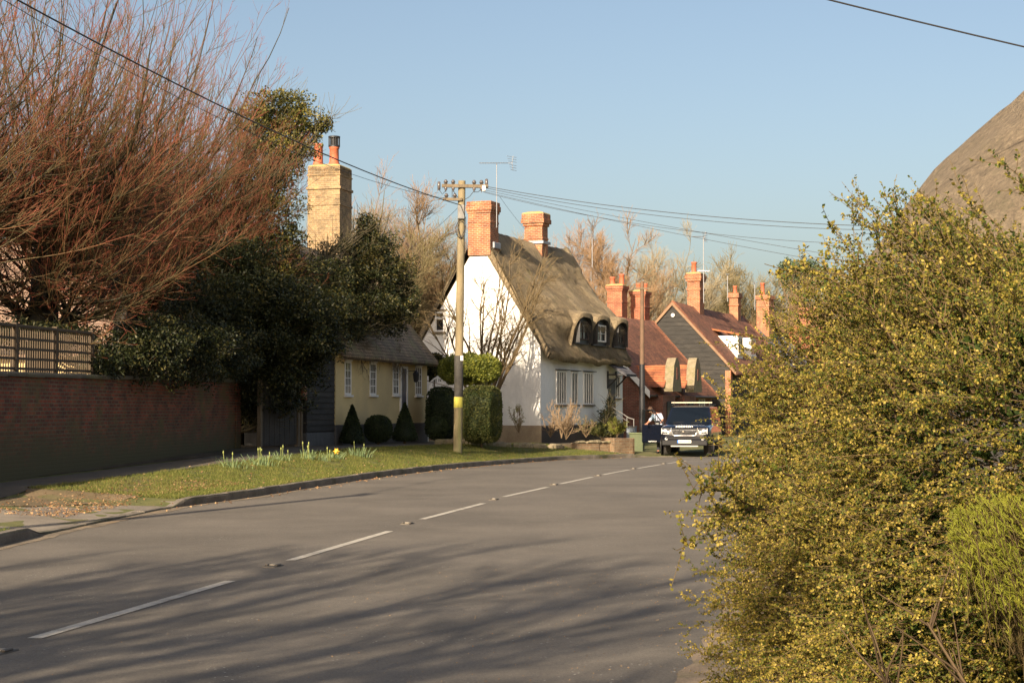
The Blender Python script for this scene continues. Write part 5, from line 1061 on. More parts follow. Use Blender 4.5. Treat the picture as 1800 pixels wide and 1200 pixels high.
# ---- red-twigged trees behind the wall
m_red = M_attr('red_twig_bark', [(.014, .012, .008), (.045, .038, .018), (.105, .078, .032), (.19, .070, .033), (.27, .052, .040)], .6, pos=[0, .25, .5, .75, 1])
def redtree(px, Y, z0, head, rad, topl, label, seed, nw=620, lean=(0, 0, 0), tr_=.36):
    """pollarded trunk: knuckled head at height HEAD carrying hundreds of long whips; RAD sideways and TOPL upward reach"""
    global rng; rng = np.random.default_rng(seed); b_ = P(px, 600, Y); b_ = (b_.x, b_.y, z0)
    tk = stems([b_], [(lean[0] * .15, lean[1] * .15, 1)], [head - z0], .1, .03, 8, (tr_, tr_ * .95), (0, .05)); dirs = []
    for k in range(11): a = 2 * math.pi * k / 11 + rng.uniform(-.3, .3); el = rng.uniform(.1, 1.4); dirs.append((math.cos(a) * math.cos(el), math.sin(a) * math.cos(el), math.sin(el)))
    lim = stems([tk[0][0, rng.integers(4, 8)] for _ in dirs], dirs, rng.uniform(.8, 2.6, 11), .5, .10, 7, (tr_ * .55, .085), (.0, .12))
    w_ = nw // 11; t = rng.uniform(.35, 1, (11, w_)); st_, _ = interp(lim[0], t); st_ = st_.reshape(-1, 3); n_ = len(st_)
    d = rng.normal(size=(n_, 3)); d[:, 2] = np.abs(d[:, 2]) * 1.0 + rng.uniform(-.55, .2, n_); d = unit(d + np.array(lean)); droop = rng.random(n_) < .35; d[droop, 2] *= .45; d = unit(d); L = (rad + (topl - rad) * np.clip(d[:, 2], 0, 1) ** 1.5) * rng.uniform(.5, 1.08, n_)
    wh = stems(st_, d, L, .62, .06, 12, (.019, .0042), (.08, .75)); thick = rng.random(n_) < .16; wh[1][thick] *= 2.1; wh[2][thick] *= .5; vt = rng.uniform(.65, 1.25, n_); wh[2][:] *= vt[:, None]
    s1_ = grow(wh, 10, .15, .98, (.4, 1.6), (.25, .9), .35, .07, 7, (.0070, .0034), (.28, .85), .35); s1_[2][:] *= np.repeat(vt, 10)[:, None]; s2_ = grow(s1_, 3, .15, .9, (.2, .65), (.2, .8), .2, .07, 5, (.004, .0028), (.45, .95), .3)
    return tree('red_twigged_tree', b_, [tk, lim, wh, s1_, s2_], m_red, label, 'tree', (14, 7, 4, 3, 3), 'red-twigged trees behind the wall')
redtree(58, 37, .3, 5.3, 4.2, 9.0, 'leftmost bare red-twigged tree with a thick dark trunk behind the trellis', 21, 430, (.15, 0, 0), .34)
redtree(226, 47, .45, 5.9, 4.6, 9.5, 'middle bare red-twigged tree, its ivy-dark trunk behind the brick wall', 22, 450, (.1, 0, 0))
redtree(300, 48.5, .5, 5.6, 4.6, 6.6, 'rightmost bare red-twigged tree, leaning and arching towards the road', 23, 500, (.22, -.05, 0))
redtree(-170, 34, .3, 5.0, 4.2, 9.0, 'bare red-twigged tree just outside the left edge, its branches reaching in', 24, 330)

# ---- leafy tree crowns: leaves clustered round real twigs
def leafcloud(groups, per, spread, L, tintb=.45, tv=.22, wl=.6, sun=.0):
    pts = []; 
    for g_ in groups:
        N = len(g_[0]); t = rng.uniform(.25, 1, (N, per)); p, tg = interp(g_[0], t); pts.append((p.reshape(-1, 3), tg.reshape(-1, 3)))
    p = np.concatenate([a for a, _ in pts]); tg = np.concatenate([b_ for _, b_ in pts]); m_ = len(p)
    p = p + rng.normal(size=(m_, 3)) * spread; d = unit(tg + rng.normal(size=(m_, 3)) * .9 + np.array([0, 0, -.15]))
    cl_ = np.sin(p[:, 0] * 2.1) * np.sin(p[:, 1] * 1.7 + 1) * np.sin(p[:, 2] * 2.6)
    return leaves(p, d, rng.uniform(.6, 1.3, m_) * L, rng.uniform(.5, .9, m_) * L * wl, np.clip(rng.normal(tintb, tv, m_) + cl_ * .15, 0, 1))
def evergreen(name, px, Y, z0, ztop, rx, label, cat='tree', seed=1, nst=12, nb=14, per=14, L=.11, mat=None, spread=.16, tintb=.45, low=.1, up=.3, ry=None, ellip=None, twigs=5):
    global rng; rng = np.random.default_rng(seed); b_ = P(px, 600, Y); b_ = (b_.x, b_.y, z0); H = ztop - z0
    tk = stems([b_], [(0, 0, 1)], [H * .88], .1, .02, 10, (.2, .06), (0, .3))
    br = grow(tk, nst * 6, low, 1, (rx * .75, rx * 1.15), (.9, 1.5), up, .07, 8, (.05, .012), (.1, .5), .38)
    tw_ = grow(br, nb, .15, 1, (rx * .18, rx * .42), (.3, 1.0), .1, .12, 5, (.012, .004), (.3, .6), .2)
    lv = leafcloud([tw_], per, spread, L, tintb)
    return tree(name, b_, [tk, br, tw_], m_bark, label, cat, (10, 5, 3), None, lv, mat)
def blob_tree(name, px, Y, z0, ztop, blobs, label, cat, seed, L, mat, dens, tintb=.45, bare=0, trunk_r=.2, tmat=None):
    """trunk with limbs reaching into several leafy masses; blobs: (px, py, Y, rx, rz) with radii in metres"""
    global rng; rng = np.random.default_rng(seed); b_ = P(px, 600, Y); b_ = (b_.x, b_.y, z0)
    tk = stems([b_], [(0, 0, 1)], [(ztop - z0) * .8], .1, .02, 10, (trunk_r, trunk_r * .35), (0, .3)); LV = []; lim = []; base = 0
    for (bx, by, bY, rx, rz) in blobs:
        c = np.array(P(bx, by, bY)); k = min(9, max(1, int((c[2] - z0) / (ztop - z0) * 9))); s0 = tk[0][0, k - 1]
        for _ in range(4):
            tgt = c + rng.normal(size=3) * rx * .35; lim.append(np.stack([s0 + (tgt - s0) * t + np.array([0, 0, -.25 * math.sin(3.14 * t)]) + rng.normal(size=3) * .04 for t in np.linspace(0, 1, 8)]))
        n_ = int(dens * rx * rz * 4); d = unit(rng.normal(size=(n_, 3))); rr = rng.random(n_) ** .33
        lump = 1 + .22 * np.sin(d[:, 0] * 4 + bx) * np.sin(d[:, 1] * 5) + .2 * np.sin(d[:, 2] * 6 + by) + .12 * np.sin(d[:, 0] * 11 + d[:, 2] * 9)
        p = c + d * (rr * lump)[:, None] * np.array([rx, rx, rz]); hole = np.sin(p[:, 0] * 3.3 + seed) * np.sin(p[:, 1] * 2.9) * np.sin(p[:, 2] * 3.7); kk_ = (hole > -.42) | (rr < .5); p = p[kk_]; d = d[kk_]; m_ = len(p)
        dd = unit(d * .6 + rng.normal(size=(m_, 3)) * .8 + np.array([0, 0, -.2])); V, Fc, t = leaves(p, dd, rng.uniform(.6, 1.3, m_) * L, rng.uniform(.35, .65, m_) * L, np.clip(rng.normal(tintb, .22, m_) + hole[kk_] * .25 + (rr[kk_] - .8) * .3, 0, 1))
        LV.append((V, Fc + base, t)); base += len(V)
    lim = np.stack(lim); K = lim.shape[1]; Rl = np.broadcast_to(np.linspace(trunk_r * .4, .02, K), lim.shape[:2]).copy(); Tl = np.broadcast_to(np.linspace(.1, .5, K), lim.shape[:2]).copy(); lg = (lim, Rl, Tl)
    tw_ = grow(lg, 14, .4, 1, (.3, 1.3), (.3, 1.1), .2, .12, 6, (.015, .005), (.3, .8)); gs = [tk, lg, tw_]
    if bare: gs.append(grow(tw_, bare, .2, 1, (.5, 1.3), (.2, .8), .5, .1, 6, (.008, .0045), (.5, 1)))
    return tree(name, b_, gs, tmat or m_bark, label, cat, (10, 6, 3, 3), None, (np.concatenate([x[0] for x in LV]), np.concatenate([x[1] for x in LV]), np.concatenate([x[2] for x in LV])), mat)
m_ivysun = M_attr('ivy_tree_leaf', [(.025, .032, .010), (.085, .085, .020), (.25, .20, .045)], .5, .15)
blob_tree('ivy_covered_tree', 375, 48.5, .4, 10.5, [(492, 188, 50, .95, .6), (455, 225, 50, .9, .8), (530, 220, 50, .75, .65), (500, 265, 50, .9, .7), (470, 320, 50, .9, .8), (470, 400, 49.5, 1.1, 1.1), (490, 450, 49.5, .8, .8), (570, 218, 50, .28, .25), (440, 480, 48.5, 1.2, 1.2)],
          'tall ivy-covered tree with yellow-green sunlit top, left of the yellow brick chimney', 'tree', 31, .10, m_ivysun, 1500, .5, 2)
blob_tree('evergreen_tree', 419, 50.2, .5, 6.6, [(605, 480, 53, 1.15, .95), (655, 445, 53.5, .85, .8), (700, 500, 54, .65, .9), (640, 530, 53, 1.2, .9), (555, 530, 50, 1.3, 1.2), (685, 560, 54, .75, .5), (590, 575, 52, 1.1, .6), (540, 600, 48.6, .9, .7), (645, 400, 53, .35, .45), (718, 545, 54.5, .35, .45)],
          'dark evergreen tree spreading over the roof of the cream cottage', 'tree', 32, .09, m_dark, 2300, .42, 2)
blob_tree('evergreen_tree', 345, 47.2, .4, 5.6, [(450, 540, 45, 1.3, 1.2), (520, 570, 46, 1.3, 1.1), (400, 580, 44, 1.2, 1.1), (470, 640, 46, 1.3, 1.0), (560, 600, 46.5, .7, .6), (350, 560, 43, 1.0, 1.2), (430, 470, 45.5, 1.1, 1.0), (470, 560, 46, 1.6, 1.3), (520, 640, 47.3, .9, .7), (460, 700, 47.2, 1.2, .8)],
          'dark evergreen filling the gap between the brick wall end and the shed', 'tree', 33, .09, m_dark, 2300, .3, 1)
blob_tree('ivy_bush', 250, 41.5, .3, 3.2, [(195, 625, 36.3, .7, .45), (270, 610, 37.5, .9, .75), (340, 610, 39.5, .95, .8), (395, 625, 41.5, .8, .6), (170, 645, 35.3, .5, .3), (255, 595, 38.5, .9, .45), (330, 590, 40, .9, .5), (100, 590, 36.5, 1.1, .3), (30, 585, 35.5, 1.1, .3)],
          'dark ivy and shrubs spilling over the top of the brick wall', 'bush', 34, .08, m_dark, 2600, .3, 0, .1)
# ---- bare trees behind
m_grey = M_attr('grey_twig', [(.09, .07, .045), (.20, .165, .10), (.33, .27, .17)], .8)
m_brn = M_attr('brown_twig', [(.07, .05, .028), (.15, .10, .05), (.26, .165, .085)], .8)
m_org = M_attr('orange_twig', [(.08, .055, .03), (.20, .13, .065), (.32, .20, .11)], .8)
m_pink = M_attr('pink_twig', [(.09, .07, .04), (.21, .15, .105), (.32, .21, .15)], .8)
m_olive = M_attr('olive_twig', [(.06, .052, .025), (.135, .11, .053), (.23, .185, .09)], .8)
def baretree(name, px, Y, z0, ztop, label, mat, seed, nst=8, nb=9, nt_=7, spread=.9, upr=.7, rtw=.010, rt=.16, cat='tree', group=None, n3=3):
    global rng; rng = np.random.default_rng(seed); b_ = P(px, 600, Y); b_ = (b_.x, b_.y, z0); H = ztop - z0
    tk = stems([b_], [(rng.normal() * .05, 0, 1)], [H * .45], .1, .03, 7, (rt, rt * .7), (0, .2)); dirs = []
    for k in range(nst): a = 2 * math.pi * k / nst + rng.uniform(-.4, .4); el = rng.uniform(.5, 1.4); dirs.append((math.cos(a) * math.cos(el) * spread, math.sin(a) * math.cos(el) * spread, math.sin(el)))
    lim = stems([tk[0][0, rng.integers(2, 7)] for _ in range(nst)], dirs, H * rng.uniform(.36, .56, nst), upr, .08, 8, (rt * .5, .012), (.1, .45))
    br = grow(lim, nb, .15, 1, (H * .12, H * .27), (.3, .95), upr * .35, .10, 7, (.03, rtw * .9), (.3, .6))
    tw_ = grow(br, int(nt_ * 1.9), .15, 1, (H * .05, H * .13), (.3, 1.0), .2, .10, 5, (rtw * .8, rtw * .5), (.5, .9)); gs = [tk, lim, br, tw_]
    if n3: gs.append(grow(tw_, n3, .2, 1, (H * .03, H * .07), (.25, .8), .3, .08, 4, (rtw * .7, rtw * .45), (.7, 1)))
    return tree(name, b_, gs, mat, label, cat, (8, 5, 3, 3, 3), group)
baretree('bare_tree', 640, 64, .4, 10.6, 'bare tree with mossy fork rising right of the yellow brick chimney', m_olive, 41, 7, 8, 6, 1.0, .6, .009, .15, n3=2)
baretree('bare_tree', 700, 74, .3, 12.2, 'pinkish bare tree behind the cream cottage roof', m_pink, 42, 9, 10, 8, 1.0, .9, .011, .16)
baretree('bare_tree', 760, 78, .3, 12.4, 'red-brown bare tree behind the telegraph pole, left of the brick chimney', m_brn, 43, 10, 10, 8, 1.0, .9, .011, .16)
baretree('bare_tree', 735, 72, .3, 10.0, 'dense olive-brown thicket tree filling in left of the white gable', m_brn, 44, 14, 12, 8, 1.2, .5, .012, .16)
baretree('bare_tree', 668, 70, .3, 10., 'low dense bare tree between evergreen and white gable', m_olive, 45, 14, 12, 8, 1.2, .5, .011, .15)
baretree('bare_tree', 795, 76, .3, 10.2, 'low olive bare tree directly left of the white gable slope', m_olive, 46, 12, 12, 8, 1.1, .6, .012, .15)
baretree('bare_tree', 890, 84, .0, 10.0, 'thin bare tree just showing over the thatch between the chimneys', m_grey, 47, 8, 8, 6, .9, .8, .010, .15)
baretree('bare_tree', 1000, 132, -.4, 18.0, 'tall pinkish bare tree right of the second chimney', m_pink, 48, 9, 9, 8, .85, 1.3, .020, .26)
baretree('bare_tree', 1062, 125, -.4, 15.4, 'orange bare tree with rounded top above the thatch slope', m_org, 49, 10, 10, 9, .95, 1.1, .020, .25)
baretree('bare_tree', 1040, 118, -.4, 12.0, 'low orange bare tree in front of the tall pinkish one', m_org, 50, 10, 10, 9, 1.1, .8, .018, .2)
baretree('bare_tree', 1085, 122, -.4, 11.6, 'small orange-tipped bare tree above the twin orange chimneys', m_org, 51, 9, 9, 8, 1., .9, .018, .2)
baretree('bare_tree', 1122, 128, -.4, 10.0, 'small orange bare tree immediately left of the grey fan-shaped tree', m_brn, 52, 7, 8, 6, .6, 1.2, .018, .2)
baretree('bare_tree', 1167, 150, -.5, 17.0, 'grey fan-shaped bare tree above the black weatherboarded gable', m_grey, 53, 11, 10, 9, .95, .9, .020, .28)
baretree('bare_tree', 1160, 140, -.5, 10.2, 'reddish thicket tree below the grey fan-shaped tree', m_brn, 54, 12, 10, 8, 1.2, .6, .02, .2)
for k, (px, zt, lb, mm) in enumerate(((1262, 13.6, 'first olive tree of the far row, right of the tall aerial', m_olive), (1300, 14.6, 'second olive tree of the far row, above the small orange chimney', m_olive), (1338, 14.4, 'third olive tree of the far row, above the purple chimney pot', m_olive), (1380, 13.6, 'fourth olive tree of the far row, below the far pine', m_brn), (1420, 12.6, 'fifth tree of the far row, behind the farthest brick chimney', m_olive), (1235, 11.4, 'low thicket tree beside the weatherboarded house chimney', m_olive), (1475, 12.5, 'last tree of the far row, seen through the shrub sprays', m_brn))):
    baretree('bare_tree', px, 160 + (k % 3) * 4, -.6, zt + 1.8, lb, mm, 60 + k, 13, 11, 8, 1.2, .7, .024, .24, group='far row of bare trees beyond the roofs', n3=2)
blob_tree('pine_tree', 1405, 175, -.6, 17, [(1392, 480, 175, 1.5, .9), (1412, 474, 175, 1.8, .9), (1428, 487, 175, 1.4, 1.2), (1400, 497, 175, 1.8, 1.0), (1384, 466, 175, .8, .6), (1420, 505, 175, 1.6, 1.0)], 'dark blue-green far pine above the farthest brick chimney', 'tree', 70, .30, M_attr('pine_needles', [(.03, .05, .03), (.07, .10, .06), (.13, .17, .10)], .6, .1), 420, .5, 0, .3)
# ---- multi-stemmed shrub tree against the white gable, with its shadow on the wall
rng = np.random.default_rng(81); b_ = P(856, 700, 63.2); b_ = np.array([b_.x, b_.y, .45]); dirs = [(-.75, -.1, 1.2), (-.45, 0, 1.6), (-.1, .05, 1.8), (.0, -.1, 1.7), (.25, .05, 1.6), (.5, 0, 1.5), (.85, -.1, 1.5), (.9, 0, 1.4), (-1.0, 0, 1.3), (.6, .05, 1.7), (-.6, .05, 1.5), (-.3, -.1, 1.7), (.35, 0, 1.8), (1.0, .05, 1.6)]
tk = stems([b_], [(0, 0, 1)], [1.6], 0, .02, 5, (.13, .11), (.2, .3)); tp = tk[0][0]
lim = stems([tp[rng.integers(2, 5)] for _ in dirs], dirs, rng.uniform(4.0, 5.7, len(dirs)), .35, .07, 10, (.062, .015), (.2, .5))
br = grow(lim, 9, .2, 1, (.9, 2.4), (.35, .95), .15, .09, 8, (.022, .007), (.5, .8)); tw_ = grow(br, 7, .1, 1, (.35, 1.0), (.3, 1.0), -.1, .12, 6, (.008, .004), (.6, 1)); t3 = grow(tw_, 3, .2, 1, (.12, .4), (.4, 1.0), -.1, .12, 4, (.004, .003), (.7, 1), frac=.7)
m_shr = M_attr('shrub_bark', [(.075, .05, .025), (.12, .085, .042), (.20, .145, .07)], .85)
tree('bare_shrub_tree', tuple(b_), [tk, lim, br, tw_, t3], m_shr, 'bare many-stemmed small tree spreading in front of the white gable', 'tree', (8, 6, 4, 3, 3))
# dormant shrubs and small plants along the cottage
def twigbush(name, px, py, Y, h, r, label, mat, seed, n=14, nb=6, tip=.004, leaf=None, lm=None):
    global rng; rng = np.random.default_rng(seed); b_ = P(px, py, Y); b_ = np.array(b_); d = rng.normal(size=(n, 3)); d[:, 2] = 0; d = unit(d) * rng.uniform(.1, 1, (n, 1)) * r / h; d[:, 2] = 1
    st_ = stems(np.repeat(b_[None], n, 0), d, rng.uniform(.6, 1.1, n) * h, .2, .14, 7, (.018, .008), (.2, .6)); b2 = grow(st_, nb, .2, 1, (h * .2, h * .5), (.3, 1.0), .2, .14, 5, (.009, tip), (.5, .9)); b3 = grow(b2, 4, .2, 1, (h * .08, h * .2), (.3, 1.), .1, .14, 4, (tip, tip * .7), (.6, 1))
    lv = leafcloud([b3, b2], leaf, .02, .05, .6) if leaf else None
    return tree(name, tuple(b_), [st_, b2, b3], mat, label, 'shrub', (5, 3, 3), None, lv, lm)
m_tan = M_attr('dry_stems', [(.13, .09, .05), (.21, .145, .085), (.30, .21, .125)], .85)
twigbush('dormant_shrub', 995, 772, 62.6, 1.35, 1.0, 'tan leafless shrub growing before the first shaded windows', m_tan, 91, 16, 7, .006)
twigbush('dormant_shrub', 987, 770, 63.2, 1.6, .3, 'taller thin dry stem rising between the cottage windows', m_tan, 92, 4, 5, .006)
twigbush('dormant_shrub', 968, 768, 64.0, .9, .5, 'small reddish bare shrub at the white cottage corner', m_tan, 93, 10, 6, .005)
twigbush('rose_bush', 912, 760, 64.3, .95, .3, 'small rose bush with a few leaves against the tarred gable plinth', m_tan, 94, 7, 5, .006, 3, m_privet)
twigbush('dormant_shrub', 1030, 768, 65.5, .75, .8, 'low brown shrub below the third shaded window', m_tan, 95, 12, 6, .006, 2, m_hedge)
twigbush('green_shrub', 1085, 768, 66.5, .7, .4, 'small bright yellow-green shrub right of the door climber', m_shr, 96, 12, 7, .005, 9, m_privet)
twigbush('low_plant', 1052, 766, 64.5, .35, .7, 'low green plants in the planter bed', m_shr, 97, 22, 6, .005, 8, m_hedge)
blob_tree('door_climber', 1069, 71.5, .2, 2.4, [(1067, 735, 71.6, .35, .55), (1071, 705, 71.8, .16, .45), (1062, 752, 71.2, .5, .3), (1075, 752, 71.0, .4, .35)], 'dark climbing plant beside the thatched cottage door', 'plant', 98, .08, m_dark, 2500, .3, 0, .04)
# garden edging stones and low plants behind the path
f = MB(); r_ = np.random.default_rng(12)
st = empty('rockery_stones', (0, 0, 0), 0, 'row of small tan stones edging the bed before the cottages', 'stones'); st['kind'] = 'stuff'
for k in range(70):
    t = r_.random(); p = P(770 + 230 * t, 773 + 4 * t, 55.5 + 5.5 * t); s_ = r_.uniform(.06, .16); zz = h_at(p.x, p.y); f.box(p.x - s_, p.x + s_, p.y - s_, p.y + s_, zz - .05, zz + s_ * 1.1, b=s_ * .35)
f.build('stones', m_stone, st)
# ---- daffodils
m_daf = M_attr('daffodil_leaf', [(.10, .15, .07), (.17, .24, .11), (.28, .34, .16)], .5, .2); m_bud = M_plain('daffodil_bud', (.26, .29, .08), .6); m_yel = M_plain('daffodil_yellow', (.80, .42, .02), .6)
def daff(px, py, w_, h_, nb, label, flower=False, seed=0):
    r = np.random.default_rng(seed); b_ = on_ground(px, py); h_ *= .80; nb = max(1, nb - 1); w_ *= .85; e = empty('daffodil_clump', b_, 0, label, 'daffodils', 'daffodil clumps on the verge'); n = int(70 * w_ / .4); c = r.normal(size=(n, 2)) * np.array([w_ * .36, w_ * .2]); V = []; Fq = []
    for i in range(n):
        L = h_ * r.uniform(.45, .85); a = r.uniform(0, 6.28); dx, dy = c[i] * .45 + r.normal(size=2) * .05; wx, wy = .009 * math.cos(a), .009 * math.sin(a); k = len(V)
        for t in (0, .35, .7, 1): q = 1 - .5 * t; V += [(c[i, 0] + dx * t * t - wx * q, c[i, 1] + dy * t * t - wy * q, L * t - .02), (c[i, 0] + dx * t * t + wx * q, c[i, 1] + dy * t * t + wy * q, L * t - .02)]
        Fq += [(k + 2 * j, k + 2 * j + 1, k + 2 * j + 3, k + 2 * j + 2) for j in range(3)]
    npmesh('leaf_tuft', V, [np.array(Fq)], m_daf, e, {'tint': np.repeat(np.clip(r.normal(.5, .2, n), 0, 1), 8)})
    for i in range(nb):
        f = MB(); x, y = r.normal(size=2) * np.array([w_ * .4, w_ * .15]); z = h_ * r.uniform(.75, 1.1); f.tube([(x * .8, y, 0), (x, y, z)], .006, 5); f.lathe([(.0, z - .01), (.014, z + .01), (.016, z + .04), (.0, z + .075)], 7, (x, y, 0)); f.build('bud', m_bud, e)
    if flower:
        M0 = Matrix.Translation((.05, -.05, h_ * .75)) @ Matrix.Rotation(R(80), 4, 'X'); f = MB()
        for k in range(6): a = k * math.pi / 3; f.add([(0, 0, 0), (.05 * math.cos(a - .4), .05 * math.sin(a - .4), .01), (.085 * math.cos(a), .085 * math.sin(a), .0), (.05 * math.cos(a + .4), .05 * math.sin(a + .4), .01)], [(0, 1, 2, 3)], False, M0)
        f.lathe([(.022, 0), (.028, .03), (.036, .045)], 10, (0, 0, 0), 'z', M0); f.build('flower', m_yel, e)
for i, (px, py, w_, h_, nb, fl, lb) in enumerate(((409, 822, .46, .40, 3, 0, 'leftmost daffodil clump, wide and leafy, beside the end of the brick wall'), (458, 818, .46, .42, 6, 0, 'second daffodil clump from the left with several tall buds'), (490, 810, .20, .42, 3, 0, 'narrow third daffodil clump with upright buds'), (505, 810, .14, .32, 2, 0, 'smallest daffodil tuft, between narrow clump and wide one'), (543, 808, .34, .44, 5, 0, 'daffodil clump in the middle of the row with tall buds'), (571, 811, .22, .36, 3, 0, 'narrow daffodil clump just left of the open flower'), (588, 805, .42, .30, 1, 1, 'daffodil clump with one open yellow flower'), (630, 802, .52, .40, 3, 0, 'rightmost daffodil clump, below the first topiary cone'))): daff(px, py, w_, h_, nb, lb, fl, 200 + i)

# ================================================================ NEAR SHRUB
rng = np.random.default_rng(5)
def shrub_shell(n, c, rad, e, front):
    p, nn_ = sup_pts(n, c, rad, e); k = (p[:, 2] > .0) & ((nn_[:, 1] < .25) | (nn_[:, 0] < -.2) | (rng.random(len(p)) < front)); return p[k], nn_[k]
BC = np.array([2.50, 6.3, .75]); BR = np.array([1.53, 1.72, 1.47])
p, nn_ = shrub_shell(14500, BC, BR, 3.8, .2)
# long arching shoots that end at the surface
lump = .97 + .10 * np.sin(p[:, 0] * 6 + p[:, 2] * 4) * np.sin(p[:, 1] * 5 + p[:, 2] * 3) + .07 * np.sin(p[:, 2] * 7.3 + p[:, 1] * 4) + .05 * np.sin(p[:, 1] * 9 + p[:, 0] * 6)
tgt = BC + (p - BC) * lump[:, None]
kk_ = (lump > .93) | (rng.random(len(p)) < .35); p, nn_, tgt, lump = p[kk_], nn_[kk_], tgt[kk_], lump[kk_]
dr = unit(nn_ * .6 + np.array([-.5, -.15, .12]) + rng.normal(size=p.shape) * .28); L0 = rng.uniform(.24, .62, len(p)); K = 8
start = tgt - dr * (L0 * rng.uniform(.75, 1.15, len(p)))[:, None]; L0 = L0 * np.where(rng.random(len(p)) < .06, rng.uniform(1.1, 1.35, len(p)), 1.0)
s1 = np.zeros((len(p), K, 3)); s1[:, 0] = start; d = dr.copy()
for j in range(1, K): d = unit(d + np.array([0, 0, -.045]) * (nn_[:, 2:3] < .5) + rng.normal(size=d.shape) * .07); s1[:, j] = s1[:, j - 1] + d * (L0 / (K - 1))[:, None]
sh1 = (s1, np.broadcast_to(np.linspace(.0026, .0008, K), s1.shape[:2]).copy(), np.broadcast_to(np.linspace(.1, .7, K), s1.shape[:2]).copy())
sh2 = grow(sh1, 6, .25, .95, (.06, .19), (.3, .9), .0, .08, 5, (.0010, .0006), (.3, .8))
# whips sticking out of the top
tops = [(1455, 392, 5.6), (1500, 345, 5.6), (1545, 342, 5.7), (1555, 370, 5.5), (1610, 335, 5.6), (1590, 345, 5.8), (1640, 390, 5.3), (1745, 275, 5.4), (1690, 330, 5.5), (1790, 330, 5.4), (1400, 470, 5.5), (1345, 468, 5.3), (1435, 452, 5.3), (1530, 420, 5.2), (1715, 360, 5.2), (1770, 300, 5.8), (1660, 355, 6.0)]
wp = []
for px, py, Y in tops:
    e1 = np.array(P(px, py, Y)); e0 = np.array([e1[0] + .32 + rng.uniform(-.05, .2), e1[1] + .2, e1[2] - .62 - rng.uniform(0, .2)])
    if px < 1440: e0 = e1 + np.array([.5, .2, -.32])
    wp.append(np.stack([e0 + (e1 - e0) * t + np.array([.06 * math.sin(3.14 * t), 0, .08 * math.sin(3.14 * t)]) + rng.normal(size=3) * .004 for t in np.linspace(0, 1, 10)]))
for a, b_ in (((1290, 905), (1190, 975)), ((1290, 930), (1205, 868)), ((1330, 850), (1262, 840))):
    e0, e1 = np.array(P(a[0] + 60, a[1] - 10, 5.4)), np.array(P(b_[0], b_[1], 4.9)); wp.append(np.stack([e0 + (e1 - e0) * t + np.array([0, 0, .05 * math.sin(3.14 * t)]) + rng.normal(size=3) * .004 for t in np.linspace(0, 1, 10)]))
wp = np.stack(wp); wg2 = (wp, np.broadcast_to(np.linspace(.0045, .0014, 10), wp.shape[:2]).copy(), np.broadcast_to(np.linspace(.2, .6, 10), wp.shape[:2]).copy())
wt = grow(wg2, 26, .1, .98, (.05, .22), (.4, 1.1), .3, .09, 5, (.0018, .0009), (.3, .8), .3)
# inner framework
ib = stems(np.repeat([[2.3, 6.3, 0.0]], 70, 0) + rng.normal(size=(70, 3)) * np.array([.35, .35, 0]), unit(rng.normal(size=(70, 3)) * np.array([.7, .7, .3]) + np.array([-.1, -.1, 1.0])), rng.uniform(.9, 1.35, 70), .3, .06, 9, (.018, .006), (0, .3))
ib2 = grow(ib, 22, .3, 1, (.3, .6), (.3, 1.0), 0, .1, 7, (.006, .002), (.1, .5))
ins = lambda g_: tuple(a[((np.abs((g_[0][:, -1] - BC) / (BR * .86)) ** 3).sum(1) < 1)] for a in g_[:3])
ib, ib2 = ins(ib), ins(ib2)
def twigleaves(g_, per, L, tb, t0=.1, tv=.2):
    N = len(g_[0]); t = np.sort(rng.uniform(t0, 1, (N, per)), 1); q, tg = interp(g_[0], t); q = q.reshape(-1, 3); tg = tg.reshape(-1, 3); m_ = len(q)
    side = unit(np.cross(tg, rng.normal(size=(m_, 3)))); d = unit(tg * .55 + side); age = np.clip(rng.normal(tb, tv, m_) + (t.reshape(-1) - .5) * .35 + np.repeat(rng.normal(size=N) * .13, per) - np.clip(q[:, 0] - 1.3, -.6, 1.2) * .16, 0, 1)
    return leaves(q, d, rng.uniform(.7, 1.25, m_) * L, rng.uniform(.6, .85, m_) * L, age)
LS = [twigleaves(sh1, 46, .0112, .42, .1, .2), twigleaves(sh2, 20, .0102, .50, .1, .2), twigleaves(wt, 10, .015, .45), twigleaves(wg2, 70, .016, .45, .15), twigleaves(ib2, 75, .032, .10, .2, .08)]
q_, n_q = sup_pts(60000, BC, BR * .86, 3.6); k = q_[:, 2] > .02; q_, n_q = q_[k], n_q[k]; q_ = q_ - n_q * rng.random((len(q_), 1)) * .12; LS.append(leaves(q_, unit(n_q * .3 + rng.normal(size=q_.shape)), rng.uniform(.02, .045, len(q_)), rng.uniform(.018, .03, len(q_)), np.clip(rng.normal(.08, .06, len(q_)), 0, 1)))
base = 0; VV = []; FF = []; TT = []
for V, Fc, t in LS: VV.append(V); FF.append(Fc + base); TT.append(t); base += len(V)
bush = empty('golden_shrub', (2.3, 6.3, h_at(2.3, 6.3)), 0, 'large sprawling small-leaved golden-green shrub filling the right foreground', 'shrub'); bo = np.array(bush.location)
m_lon = M_attr('honeysuckle_leaf', [(.022, .040, .008), (.068, .092, .014), (.16, .145, .022), (.28, .215, .036), (.40, .305, .075)], .6, .22, [0, .3, .55, .8, 1], .2)
m_lst = M_attr('shrub_stems', [(.06, .04, .022), (.14, .095, .045), (.20, .15, .06)], .8)
npmesh('leaves', np.concatenate(VV) - bo, [np.concatenate(FF)], m_lon, bush, {'tint': np.concatenate(TT)})
V, Fq, t = tubes([(g_[0] - bo,) + tuple(g_[1:]) + ((5,) if i == 0 else (3,)) for i, g_ in enumerate((ib, ib2, sh1, sh2, wg2, wt))], 3); npmesh('branches', V, Fq, m_lst, bush, {'tint': t})
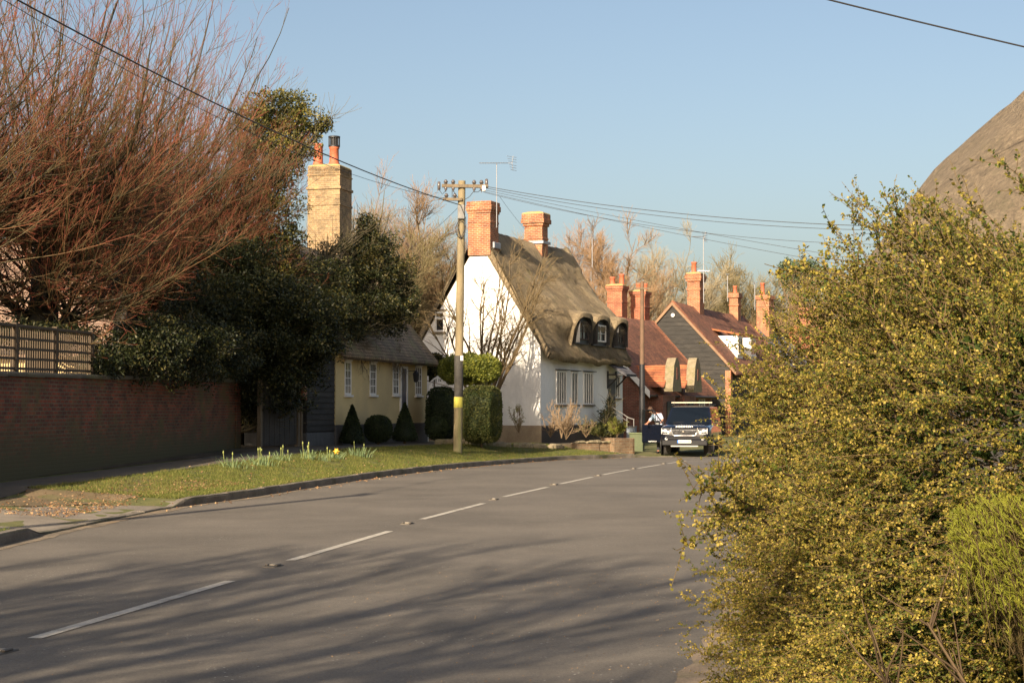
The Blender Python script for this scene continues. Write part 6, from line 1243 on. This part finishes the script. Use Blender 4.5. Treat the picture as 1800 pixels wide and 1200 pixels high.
# golden conifer at the right edge, nearer than the shrub
rng = np.random.default_rng(6)
cc = np.array([1.77, 4.30, .10]); p, nn_ = sup_pts(17000, cc, (.60, .42, 1.44), 2.6); k = (p[:, 2] > 0) & (nn_[:, 1] < .5); p, nn_ = p[k], nn_[k]
lum = .10 * np.sin(p[:, 2] * 9 + p[:, 0] * 7) + .09 * np.sin(p[:, 0] * 15 + p[:, 2] * 5); p = p + nn_ * lum[:, None]
dr = unit(nn_ * .5 + np.array([-.15, -.1, .75]) + rng.normal(size=p.shape) * .3); L0 = rng.uniform(.08, .2, len(p)); pts = np.stack([p - dr * (L0 * (1 - t))[:, None] for t in np.linspace(0, 1, 5)], 1)
brown = np.clip((p[:, 0] - 1.13 + .12 * np.sin(p[:, 2] * 8) + .1 * np.sin(p[:, 2] * 19 + p[:, 0] * 12)) * 6, 0, 1) * (p[:, 2] < 1.15)
c1 = (pts, np.full(pts.shape[:2], .0014), np.broadcast_to(np.linspace(.3, .6, 5), pts.shape[:2]).copy()); c2 = grow(c1, 11, .1, 1, (.014, .04), (.4, .8), .1, .06, 4, (.0009, .0005), (.5, 1.0))
tb = np.repeat(np.clip(.75 - brown * .75 + rng.normal(size=len(p)) * .1, 0, 1), 11)[:, None] * np.ones((1, 4)); c2 = (c2[0], c2[1], tb)
c3 = grow(c2, 3, .2, .95, (.007, .016), (.4, .7), .1, .05, 3, (.0007, .0005)); c3 = (c3[0], c3[1], np.repeat(tb[:, :1], 3, 0) * np.ones((1, 3)))
con = empty('golden_conifer', (1.75, 4.4, 0), 0, 'feathery lime-green conifer with brown inner sprays at the lower right edge', 'shrub'); co = np.array(con.location)
c1 = (c1[0], c1[1], np.zeros(c1[1].shape) + .1)
V, Fq, t = tubes([(g_[0] - co,) + tuple(g_[1:]) for g_ in (c1, c2, c3)], 3); m_con = M_attr('conifer_spray', [(.05, .035, .016), (.10, .07, .025), (.11, .125, .015), (.19, .205, .02), (.28, .28, .032)], .6, .15, [0, .2, .4, .7, 1])
npmesh('foliage', V, Fq, m_con, con, {'tint': t})
st_ = stems(np.repeat([[1.75, 4.42, 0.]], 14, 0), unit(rng.normal(size=(14, 3)) * [.5, .4, .1] + [0, 0, 1]), rng.uniform(.7, 1.3, 14), .2, .05, 7, (.015, .004)); sb = grow(st_, 24, .1, 1, (.15, .5), (.4, 1.1), .3, .08, 6, (.004, .0015), (.0, .2))
V, Fq, t = tubes([(g_[0] - co,) + tuple(g_[1:]) for g_ in (st_, sb)], 4); npmesh('stem', V, Fq, m_lst, con, {'tint': t})

# ================================================================ trees behind the camera that shade the road
def shade(x, y, H, seed, label, nst=11, nb=11, nt_=7, mat=None):
    global rng; rng = np.random.default_rng(seed); b_ = (x, y, h_at(x, y)); tk = stems([b_], [(0, 0, 1)], [H * .4], .1, .03, 7, (.28, .2), (0, .2)); dirs = []
    for k in range(nst): a = 2 * math.pi * k / nst + rng.uniform(-.4, .4); el = rng.uniform(.2, 1.3); dirs.append((math.cos(a) * math.cos(el), math.sin(a) * math.cos(el), math.sin(el)))
    lim = stems([tk[0][0, rng.integers(3, 7)] for _ in range(nst)], dirs, H * rng.uniform(.35, .55, nst), .6, .08, 8, (.13, .04), (.1, .35)); br = grow(lim, nb, .15, 1, (H * .12, H * .27), (.3, .95), .4, .09, 7, (.045, .018), (.3, .6)); tw_ = grow(br, nt_, .1, 1, (H * .06, H * .14), (.25, .8), .3, .08, 5, (.018, .010), (.5, .9))
    return tree('bare_tree', b_, [tk, lim, br, tw_], m_grey, label, 'tree', (8, 5, 3, 3))
shade(-8.6, -4.0, 12.0, 301, 'bare tree outside the left edge behind the camera, nearest the road')
shade(-12.0, -4.8, 11.5, 302, 'bare tree outside the left edge, second from the road')
shade(-15.5, -2.5, 11.0, 303, 'bare tree outside the left edge, farthest from the road')
shade(-10.2, -8.5, 13.5, 304, 'tallest bare tree behind the camera on the verge')
